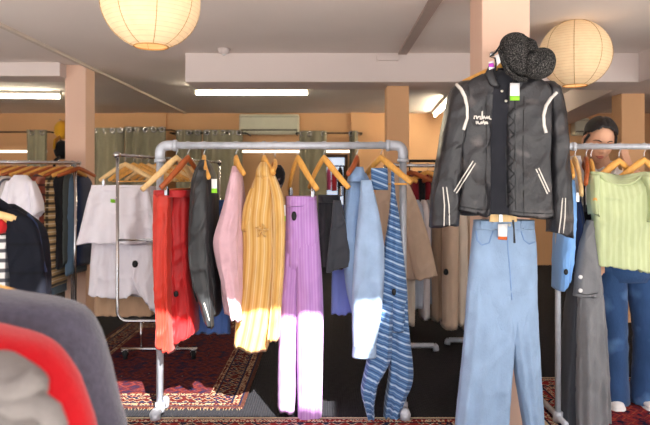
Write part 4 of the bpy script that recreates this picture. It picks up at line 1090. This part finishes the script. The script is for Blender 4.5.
for pts in ([(-6, 398), (18, 406), (38, 404), (50, 412), (56, 430)], [(-6, 380), (10, 392), (26, 388), (40, 376)]): fd.tube([P(x, y, YH - .1) for x, y in pts], [.016, .022, .022, .02, .02][:len(pts)], n=10)
link('fold', fd, m_hood, g)
for x, Y_, lab in ((-50, 1.6, 'hanger inside the grey wool coat'), (-90, 1.35, 'hanger inside the bright red coat'), (-100, 1.12, 'hanger inside the oatmeal hooded sweater')):
    hanger((-1.0, Y_, ZN), R(3), M_WOOD, lab, half=.2, drop=.07, rail_r=.014, neck=.07 if Y_ > 1.5 else .09, group='hangers on the low rail')

# ------------------------------------------------------------------ back right racks
m_sand = cloth('sand_cotton', '#cdb6a0', bump=.3); m_cream = cloth('cream_cotton', '#d9cdbd', bump=.3); m_pb = cloth('pale_blue_cotton', '#aeb7c6', bump=.3); m_taupe = cloth('taupe_cotton', '#a48d78', bump=.3)
GB = 'beige clothes on the back rack'
g = root_at('coat', 'long sand beige coat behind the right post of the galvanised rack', 'coat', 405, 280, 5.0, GB)
b = MB(); garment(b, [(172, 385, 402, .6), (185, 377, 408, .9), (220, 374, 420, 1), (278, 374, 430, 1)], 5.02, th=.08, folds=4, amp=.02, seed=161); link('body', b, m_sand, g)
s = MB(); garment(s, [(178, 398, 406, .6), (200, 400, 416, 1), (240, 406, 429, 1), (277, 414, 437.5, 1)], 4.94, th=.06, folds=2, amp=.012, seed=162, slope=-2); link('sleeve', s, m_sand, g)
for i, (x0, x1, tp, bt_, Y, m, lab, nm, cat) in enumerate((
    (402, 414, 200, 322, 5.25, m_cream, 'cream blouse hem directly right of the galvanised rack post', 'blouse', 'blouse'),
    (411, 423, 200, 306, 5.3, m_pb, 'pale blue blouse hem below the sand coat, second from the post', 'blouse', 'blouse'),
    (419, 429, 200, 316, 5.35, m_wc, 'white blouse hem below the sand coat, third from the post', 'blouse', 'blouse'),
    (425, 433, 200, 300, 5.4, m_pb, 'pale blue blouse hem at the right corner of the sand coat', 'blouse', 'blouse'),
    (430, 443, 190, 318, 5.3, m_taupe, 'taupe trousers directly below the left cuff of the jacket', 'trousers', 'trousers'),
    (441, 457, 205, 326, 5.2, m_sand, 'sand trousers right of the taupe trousers, with black tag', 'trousers', 'trousers'),
    (454, 466, 205, 322, 5.25, m_cream, 'cream trousers left of the wide blue jeans', 'trousers', 'trousers'),
    (463, 484, 200, 330, 5.3, m_sand, 'sand skirt half hidden by the wide blue jeans', 'skirt', 'skirt'))):
    o, mbx = slab(nm, (x0, x1), tp, bt_, Y, m, lab, cat, seed=170 + i, th=.14, group=GB)
    if i == 5: security_tag(o, mbx.bvh(), 446, 272, 2.6, 1.3)
for i in range(5):
    k = .06 + i * .12
    hanger((.5 + 1.25 * k, YB + .1 + .45 * k, zbk), R(-30 + rnd.uniform(-6, 6)), M_REDW if i % 2 else M_WOOD, 'wooden hanger on the back rack over the beige clothes', half=.2, drop=.08, rail_r=.016, neck=.06, group='hangers on the back rack')
# dark and red clothes further back
m_wine = cloth('wine_cotton', '#7d1f2a', bump=.25)
fr = thing('clothes_rack', 'black clothes rack of dark clothes behind the left jacket sleeve', 'clothes rack', (1.3, 7.5, 0))
zf = P(0, 161, 7.5).z
fa_, fb_ = P(409, 0, 7.5).x, P(475, 0, 7.5).x
link('rail', MB().tube([(fa_, 7.5, zf), (fb_, 7.5, zf)], .016, n=10), m_iron, fr)
for x in (fa_, fb_): link('post', MB().tube([(x, 7.5, .02), (x, 7.5, zf)], .016, n=10), m_iron, fr); link('foot', MB().tube([(x, 7.25, .02), (x, 7.75, .02)], .016, n=10), m_iron, fr)
for i, (x0, x1, bt_, m, lab, nm, cat) in enumerate(((410, 418, 250, m_wine, 'wine red top leftmost on the black rack behind the jacket sleeve', 'top', 'top'), (416, 424, 262, m_blk, 'black dress second on the black rack behind the jacket sleeve', 'dress', 'dress'),
    (422, 430, 250, m_wine, 'wine red top third on the black rack behind the jacket sleeve', 'top', 'top'), (428, 438, 275, m_gg, 'grey green dress on the black rack, next to the jacket sleeve', 'dress', 'dress'),
    (436, 448, 270, m_blk, 'black dress behind the jacket sleeve on the black rack', 'dress', 'dress'), (446, 470, 280, m_kh, 'khaki checked dress behind the leather jacket', 'dress', 'dress'))):
    slab(nm, (x0, x1), 171, bt_, 7.5, m, lab, cat, seed=190 + i, th=.18, group='dark clothes on the black rack')
# black floral top on the front rack, mostly hidden by the yellow dress
m_flo = cloth('black_floral', '#17161b', fleck=('#7c6a70', 40, .6), bump=.2)
b = MB(); garment(b, [(165, 275, 281, .6), (172, 272, 285, 1), (182, 271, 284, 1), (200, 262, 276, 1), (260, 256, 272, 1)], YF + .2, th=.05, folds=2, amp=.01, seed=201, nv=24); single('top', b, m_flo, 'small black floral top behind the shoulder of the yellow dress', 'top')
hanger((P(275, 0, YF).x, YF, ZR), R(100), M_WOOD, 'wooden hanger of the black floral top behind the yellow dress', half=.17, drop=.06, rail_r=r, neck=.1)
# ------------------------------------------------------------------ the woman
def head_mesh():
    """head in its own frame: face towards -y, z up, origin at the centre"""
    v = []; nu, nvv = 56, 44; mb = MB(); rings = []
    for i in range(1, nvv):
        th = math.pi * i / nvv; ring = []
        for j in range(nu):
            ph = 2 * math.pi * j / nu
            sx, sy, sz = math.sin(th) * math.cos(ph), math.sin(th) * math.sin(ph), math.cos(th)
            x, y, z = sx * .074, sy * .094, sz * .117
            front = max(0, -sy)
            if z < 0:                       # jaw narrows to the chin
                k = 1 - .34 * (z / -.117) ** 1.6
                x *= k
                y = y * (1 - .22 * (z / -.117) ** 2) - .012 * (z / -.117) * (1 if sy < 0 else -1.4)
            # brow, eye hollows, nose, lips, chin
            g = lambda cx, cz, rx, rz: math.exp(-((x - cx) / rx) ** 2 - ((z - cz) / rz) ** 2) * (front ** .5 if front > .2 else 0)
            y -= .005 * g(0, .030, .05, .010)
            y += .010 * (g(-.030, .008, .016, .012) + g(.030, .008, .016, .012))
            y -= .020 * g(0, -.026, .011, .012) + .010 * g(0, -.004, .008, .02)
            y -= .006 * (g(-.012, -.028, .008, .008) + g(.012, -.028, .008, .008))
            y -= .007 * g(0, -.056, .020, .006) + .006 * g(0, -.068, .017, .006) - .005 * g(0, -.062, .024, .0025)
            y -= .008 * g(0, -.098, .02, .016)
            y -= .004 * (g(-.045, -.02, .02, .02) + g(.045, -.02, .02, .02))
            ring.append(Vector((x, y, z)))
        rings.append(ring)
    mb.loft(rings)
    return mb

HC = Vector((1.642, 3.79, 1.632))
HM = Matrix.Translation(HC) @ Matrix.Rotation(R(-8), 4, 'Z') @ Matrix.Rotation(R(22), 4, 'X') @ Matrix.Rotation(R(6), 4, 'Y') @ Matrix.Scale(1.1, 4)
# body skeleton: hips to neck, arms, legs
J = {}
E = []
def joint(n, p, rad, par=None):
    J[n] = (Vector(p), rad, len(J)); 
    if par: E.append((J[par][2], J[n][2]))
joint('pelvis', (1.88, 3.97, .93), .135)
joint('waist', (1.85, 3.96, 1.08), .112, 'pelvis')
joint('chest', (1.80, 3.95, 1.26), .125, 'waist')
joint('upper', (1.76, 3.94, 1.38), .095, 'chest')
joint('neck', (1.715, 3.90, 1.475), .052, 'upper')
joint('neck2', (1.672, 3.845, 1.56), .05, 'neck')
for s, sx in (('r', -1), ('l', 1)):
    joint('sh' + s, (1.76 + sx * .165, 3.95, 1.385), .05, 'upper')
joint('elr', (1.52, 3.90, 1.12), .037, 'shr'); joint('wrr', (1.56, 3.70, .98), .026, 'elr'); joint('pmr', (1.58, 3.66, .93), .03, 'wrr')
joint('ell', (2.05, 3.80, 1.26), .038, 'shl'); joint('wrl', (1.80, 3.74, 1.475), .025, 'ell'); joint('pml', (1.775, 3.735, 1.525), .029, 'wrl')
for s, sx in (('r', -1), ('l', 1)):
    joint('hip' + s, (1.88 + sx * .085, 3.97, .86), .098, 'pelvis')
    kx = {'r': 1.80, 'l': 2.01}[s]
    joint('kn' + s, (kx, 3.93, .50), .062, 'hip' + s); joint('an' + s, (kx - .01, 3.97, .10), .04, 'kn' + s); joint('to' + s, (kx - .03, 3.86, .04), .032, 'an' + s)
def finger(base, pts, rad):
    prev = base
    for i, p in enumerate(pts):
        n = base + str(pts[0]) + str(i); joint(n, p, rad * (1 - .12 * i), prev); prev = n
for i, (dx, ln) in enumerate(((-.022, .066), (-.008, .076), (.007, .072), (.02, .058))):
    b0 = Vector((1.772 + dx * .8, 3.735, 1.55)); d = Vector((-.12 + dx * 2, -.12 + i * .05, 1)).normalized()
    finger('pml', [tuple(b0), tuple(b0 + d * ln * .5), tuple(b0 + d * ln + Vector((-.01, .006, 0)))], .0088)
finger('wrl', [(1.765, 3.71, 1.50), (1.748, 3.70, 1.525), (1.74, 3.70, 1.552)], .0095)
for i, (dx, ln) in enumerate(((-.022, .06), (-.008, .07), (.007, .066), (.02, .052))):
    b0 = Vector((1.585 + dx, 3.65, .91)); d = Vector((dx, -.35, -1)).normalized()
    finger('pmr', [tuple(b0), tuple(b0 + d * ln * .55), tuple(b0 + d * ln + Vector((0, .012, 0)))], .0088)
finger('wrr', [(1.555, 3.655, .95), (1.545, 3.64, .925), (1.548, 3.635, .90)], .0095)
me = bpy.data.meshes.new('skin_src'); me.from_pydata([tuple(j[0]) for j in J.values()], E, [])
so = bpy.data.objects.new('skin_src', me); COL.objects.link(so)
md = so.modifiers.new('s', 'SKIN'); md.use_smooth_shade = True
for i, j in enumerate(J.values()): me.skin_vertices[0].data[i].radius = (j[1], j[1] * (.72 if j[1] > .09 else 1)); me.skin_vertices[0].data[i].use_root = (i == 0)
so.modifiers.new('u', 'SUBSURF').levels = 2
dg = bpy.context.evaluated_depsgraph_get(); ev = so.evaluated_get(dg); sm_ = ev.to_mesh()
body = MB(); body.v = [p.co.copy() for p in sm_.vertices]; body.uv = [(0, 0)] * len(body.v); body.f = [tuple(p.vertices) for p in sm_.polygons]
ev.to_mesh_clear(); bpy.data.objects.remove(so)
hm = head_mesh(); k = len(body.v)
body.v += [HM @ p for p in hm.v]; body.uv += hm.uv; body.f += [tuple(i + k for i in f) for f in hm.f]
for sx in (-1, 1):       # ears
    e = MB().ball((sx * .076, .008, -.004), .03, (.35, .62, 1.1), 14, 10); k = len(body.v)
    body.v += [HM @ p for p in e.v]; body.uv += e.uv; body.f += [tuple(i + k for i in f) for f in e.f]
m_skin = mat('skin', '#d3a285', rough=.55, var=.04, bump=.03, spec=.35)
woman = link('person', body, m_skin, loc=(1.88, 3.95, 0))
tag(woman, 'woman with dark tied-back hair looking down behind the right clothes rack, in blue jeans', 'person')
rm = woman.modifiers.new('r', 'REMESH'); rm.mode = 'VOXEL'; rm.voxel_size = .0045; rm.use_smooth_shade = True
sm2 = woman.modifiers.new('sm', 'SMOOTH'); sm2.iterations = 2; sm2.factor = .4
# face details
def hp_(x, z, lift=.0):
    """point on the face in front of (x, z) of the head frame"""
    bv = HEADB
    h = bv.ray_cast(Vector((x, -.3, z)), Vector((0, 1, 0)))
    return HM @ (h[0] + Vector((0, -lift, 0)))
HEADB = hm.bvh()
m_dark = mat('dark_hair', '#141011', rough=.45, spec=.45, var=.2, scale=30, bump=.5, bscale=90, stretch=(3, 3, .6))
m_lip = mat('lip', '#a75a50', rough=.45, bump=0, var=.05)
m_eye = mat('eye_white', '#d9d2cc', rough=.2, bump=0, var=.02)
for sx in (-1, 1):
    link('eyebrow', MB().tube([hp_(sx * x, z, .001) for x, z in ((.014, .025), (.028, .031), (.042, .029), (.052, .022))], [.002, .0034, .003, .0012], n=6), m_dark, woman)
    e = link('eye', MB().ball(hp_(sx * .030, .006, -.004), .0105, (1.2, 1, .75)), m_eye, woman)
    link('upper_lid', MB().tube([hp_(sx * x, z, .0025) for x, z in ((.016, .004), (.024, .008), (.033, .009), (.044, .004))], [.002, .0036, .0036, .0018], n=6), m_skin, woman)
    link('eyelashes', MB().tube([hp_(sx * x, z, .004) for x, z in ((.016, .002), (.024, .003), (.033, .003), (.046, .002))], [.0012, .0022, .0022, .001], n=6), m_dark, woman)
link('upper_lip', MB().tube([hp_(x, z, .0005) for x, z in ((-.023, -.0605), (-.012, -.0575), (-.004, -.056), (0, -.057), (.004, -.056), (.012, -.0575), (.023, -.0605))], [.001, .003, .004, .0036, .004, .003, .001], n=8), m_lip, woman)
link('lower_lip', MB().tube([hp_(x, z, .0005) for x, z in ((-.021, -.0625), (-.01, -.067), (0, -.0685), (.01, -.067), (.021, -.0625))], [.001, .004, .005, .004, .001], n=8), m_lip, woman)
# hair: cap of the head grid, centre parted, tied behind
hair = MB(); keep = {}
for i, p in enumerate(hm.v):
    q = Vector((p.x, p.y, p.z))
    line = .088 - .75 * max(0, abs(p.x) - .008)       # hairline falls from the parting to the temples
    isface = p.y < -.012 and p.z < line
    low = p.z < (-.035 if p.y > .03 else -.01)
    if abs(p.x) > .06 and -.03 < p.y < .03 and p.z < .03: low = True
    if not isface and not low:
        n = Vector((p.x / .074 ** 2, p.y / .094 ** 2, p.z / .117 ** 2)).normalized()
        lift = .011 + .014 * max(0, min(1, (p.z - .02) / .05)) - .006 * math.exp(-(p.x / .006) ** 2) * (1 if p.z > .04 else 0)
        keep[i] = hair.add(HM @ (p + n * lift))
for f in hm.f:
    if all(i in keep for i in f): hair.f.append(tuple(keep[i] for i in f))
ho = link('hair', hair, m_dark, woman)
so2 = ho.modifiers.new('t', 'SOLIDIFY'); so2.thickness = .014; so2.offset = -1
sb = ho.modifiers.new('ss', 'SUBSURF'); sb.levels = 1; sb.render_levels = 1
link('hair_bun', MB().ball(HM @ Vector((0, .118, -.01)), .042, (1, .9, 1)), m_dark, woman)
for pts in (((-.070, -.04, .045), (-.078, -.02, .01), (-.079, -.01, -.03)), ((.070, -.04, .045), (.080, -.022, .01), (.080, -.012, -.02))):
    link('hair_side', MB().tube([HM @ Vector(p) for p in pts], [.008, .008, .003], n=8), m_dark, woman)
# white shirt
m_shirt = cloth('white_shirt', '#e6e1de', bump=.3)
def oval(c, rx, ry, n=28, rot=0): return [Vector(c) + Vector((rx * math.cos(2 * math.pi * i / n + rot), ry * math.sin(2 * math.pi * i / n + rot), 0)) for i in range(n)]
sh = MB().loft([oval((1.725, 3.915, 1.475), .068, .062), oval((1.74, 3.93, 1.45), .12, .08), oval((1.76, 3.945, 1.42), .175, .10), oval((1.765, 3.95, 1.37), .205, .118), oval((1.80, 3.95, 1.25), .18, .125), oval((1.845, 3.96, 1.08), .155, .115), oval((1.875, 3.97, .93), .175, .125), oval((1.88, 3.97, .88), .18, .13)], cap0=False, cap1=False)
o = link('shirt', sh, m_shirt, woman); s_ = o.modifiers.new('t', 'SOLIDIFY'); s_.thickness = .005
for s, pts in (('r', ['shr', 'elr']), ('l', ['shl', 'ell'])):
    a, b = J[pts[0]][0], J[pts[1]][0]
    o = link('shirt_sleeve', MB().tube([a, a.lerp(b, .5), a.lerp(b, 1.0), a.lerp(b, 1.08)], [.068, .062, .058, .055], n=16), m_shirt, woman)
for sx, pts in ((-1, [(1.735, 3.845, 1.42), (1.685, 3.85, 1.455), (1.655, 3.91, 1.495), (1.70, 3.965, 1.51)]), (1, [(1.745, 3.845, 1.42), (1.785, 3.855, 1.46), (1.79, 3.91, 1.495), (1.74, 3.965, 1.51)])):
    link('collar', MB().tube(pts, [.014, .032, .028, .022], n=10, r2=[.006, .007, .007, .007], up=(0, -.6, 1)), m_shirt, woman)
# jeans
m_wj = cloth('indigo_denim', '#2f4b74', fleck=('#5577a3', 5, .56), var=.25, scale=9, bump=.3, bscale=140, stretch=(1, 1, .5))
je = MB().loft([oval((1.875, 3.97, 1.0), .168, .122), oval((1.88, 3.97, .93), .178, .128), oval((1.885, 3.97, .82), .188, .130), oval((1.885, 3.97, .77), .18, .12)])
for s, x0 in (('r', 1.80), ('l', 2.01)):
    hx = 1.88 + (-1 if s == 'r' else 1) * .09
    rings = []
    for i in range(25):
        t = i / 24; z = .86 - t * (.86 - .022)
        x = hx + (x0 - hx) * min(1, t * 2.1) - .012 * t; y = 3.97 - .035 * math.sin(math.pi * t) - .045 * t ** 3 
        rr_ = .098 - .022 * min(1, t * 2) + .02 * t ** 2
        w = .005 * math.sin(t * 46 + (0 if s == 'r' else 2)) * (1.3 if .35 < t < .6 or t > .85 else .4)
        rings.append([p + (p - Vector((x, y, z))).normalized() * (w * math.sin(3 * k) + .004 * noise.noise(p * 14)) for k, p in enumerate(oval((x, y, z), rr_, rr_ * 1.02, 28))])
    lo = MB().loft(rings); k = len(je.v); je.v += lo.v; je.uv += lo.uv; je.f += [tuple(i + k for i in f) for f in lo.f]
link('jeans', je, m_wj, woman)
# shoes
for x0 in (1.79, 2.0):
    s0 = MB(); pr = [(0.075, .035, .055), (.05, .045, .072), (0, .044, .075), (-.06, .045, .062), (-.12, .046, .048), (-.16, .038, .04), (-.178, .02, .028)]
    rings = []
    for dy, w, h in pr:
        rings.append([Vector((x0 - .0 + w * math.cos(a) - dy * -.12, 3.97 + dy, max(.02, .012 + h * .5 + h * .55 * math.sin(a)))) for a in [2 * math.pi * i / 20 for i in range(20)]])
    so_ = link('shoe', s0.loft(rings), mat('white_leather', '#e9e6e4', rough=.5, bump=0, var=.03), woman)
    rings = []
    for dy, w, h in pr:
        rings.append([Vector((x0 + (w + .004) * math.cos(a) - dy * -.12, 3.97 + dy * 1.03, .001 if math.sin(a) < 0 else .024)) for a in [2 * math.pi * (i + .5) / 20 for i in range(20)]])
    link('sole', MB().loft(rings), M_WHITE, woman)

SKY, SUN, EXPO = 1.4, 24.0, 0.1
# ------------------------------------------------------------------ light, sky, camera
w = bpy.data.worlds.new('sky'); scene.world = w; w.use_nodes = True
nt = w.node_tree; bg = nt.nodes['Background']
sky = nt.nodes.new('ShaderNodeTexSky'); sky.sky_type = 'NISHITA'; sky.sun_disc = False
sky.sun_elevation = R(40); sky.sun_rotation = R(158); sky.air_density = 1.0; sky.dust_density = 4.0; sky.ozone_density = 1.0
mx = nt.nodes.new('ShaderNodeMixRGB'); mx.inputs[0].default_value = .6; mx.inputs[2].default_value = (1.62, 1.72, 1.88, 1)
gm = nt.nodes.new('ShaderNodeMixRGB'); gm.blend_type = 'MULTIPLY'; gm.inputs[0].default_value = 1; gm.inputs[2].default_value = (.22, .22, .22, 1)
nt.links.new(sky.outputs[0], gm.inputs[1]); nt.links.new(gm.outputs[0], mx.inputs[1])
nt.links.new(mx.outputs[0], bg.inputs[0]); bg.inputs[1].default_value = SKY
sd_ = bpy.data.lights.new('sun', 'SUN'); sd_.energy = SUN; sd_.angle = R(.6); sd_.color = (1, .96, .91)
so = bpy.data.objects.new('sun', sd_); COL.objects.link(so); so.location = (3, -4, 6)
so.rotation_euler = Vector((-.4, 1, -.89)).to_track_quat('-Z', 'Y').to_euler()

cd = bpy.data.cameras.new('camera'); cam = bpy.data.objects.new('camera', cd); COL.objects.link(cam)
cam.location = CAM; cam.rotation_euler = (R(90), 0, 0)
cd.sensor_width = 36; cd.lens = 36 * F / 650; cd.shift_y = -(212.5 - HZ) / 650; cd.clip_start = .05
cd.dof.use_dof = True; cd.dof.focus_distance = 3.5; cd.dof.aperture_fstop = 2.8
scene.camera = cam
vs = scene.view_settings; vs.view_transform = 'Standard'; vs.look = 'None'; vs.exposure = EXPO; vs.gamma = 1; vs.use_curve_mapping = False
scene.cycles.use_denoising = True
scene.cycles.max_bounces = 8; scene.cycles.diffuse_bounces = 5
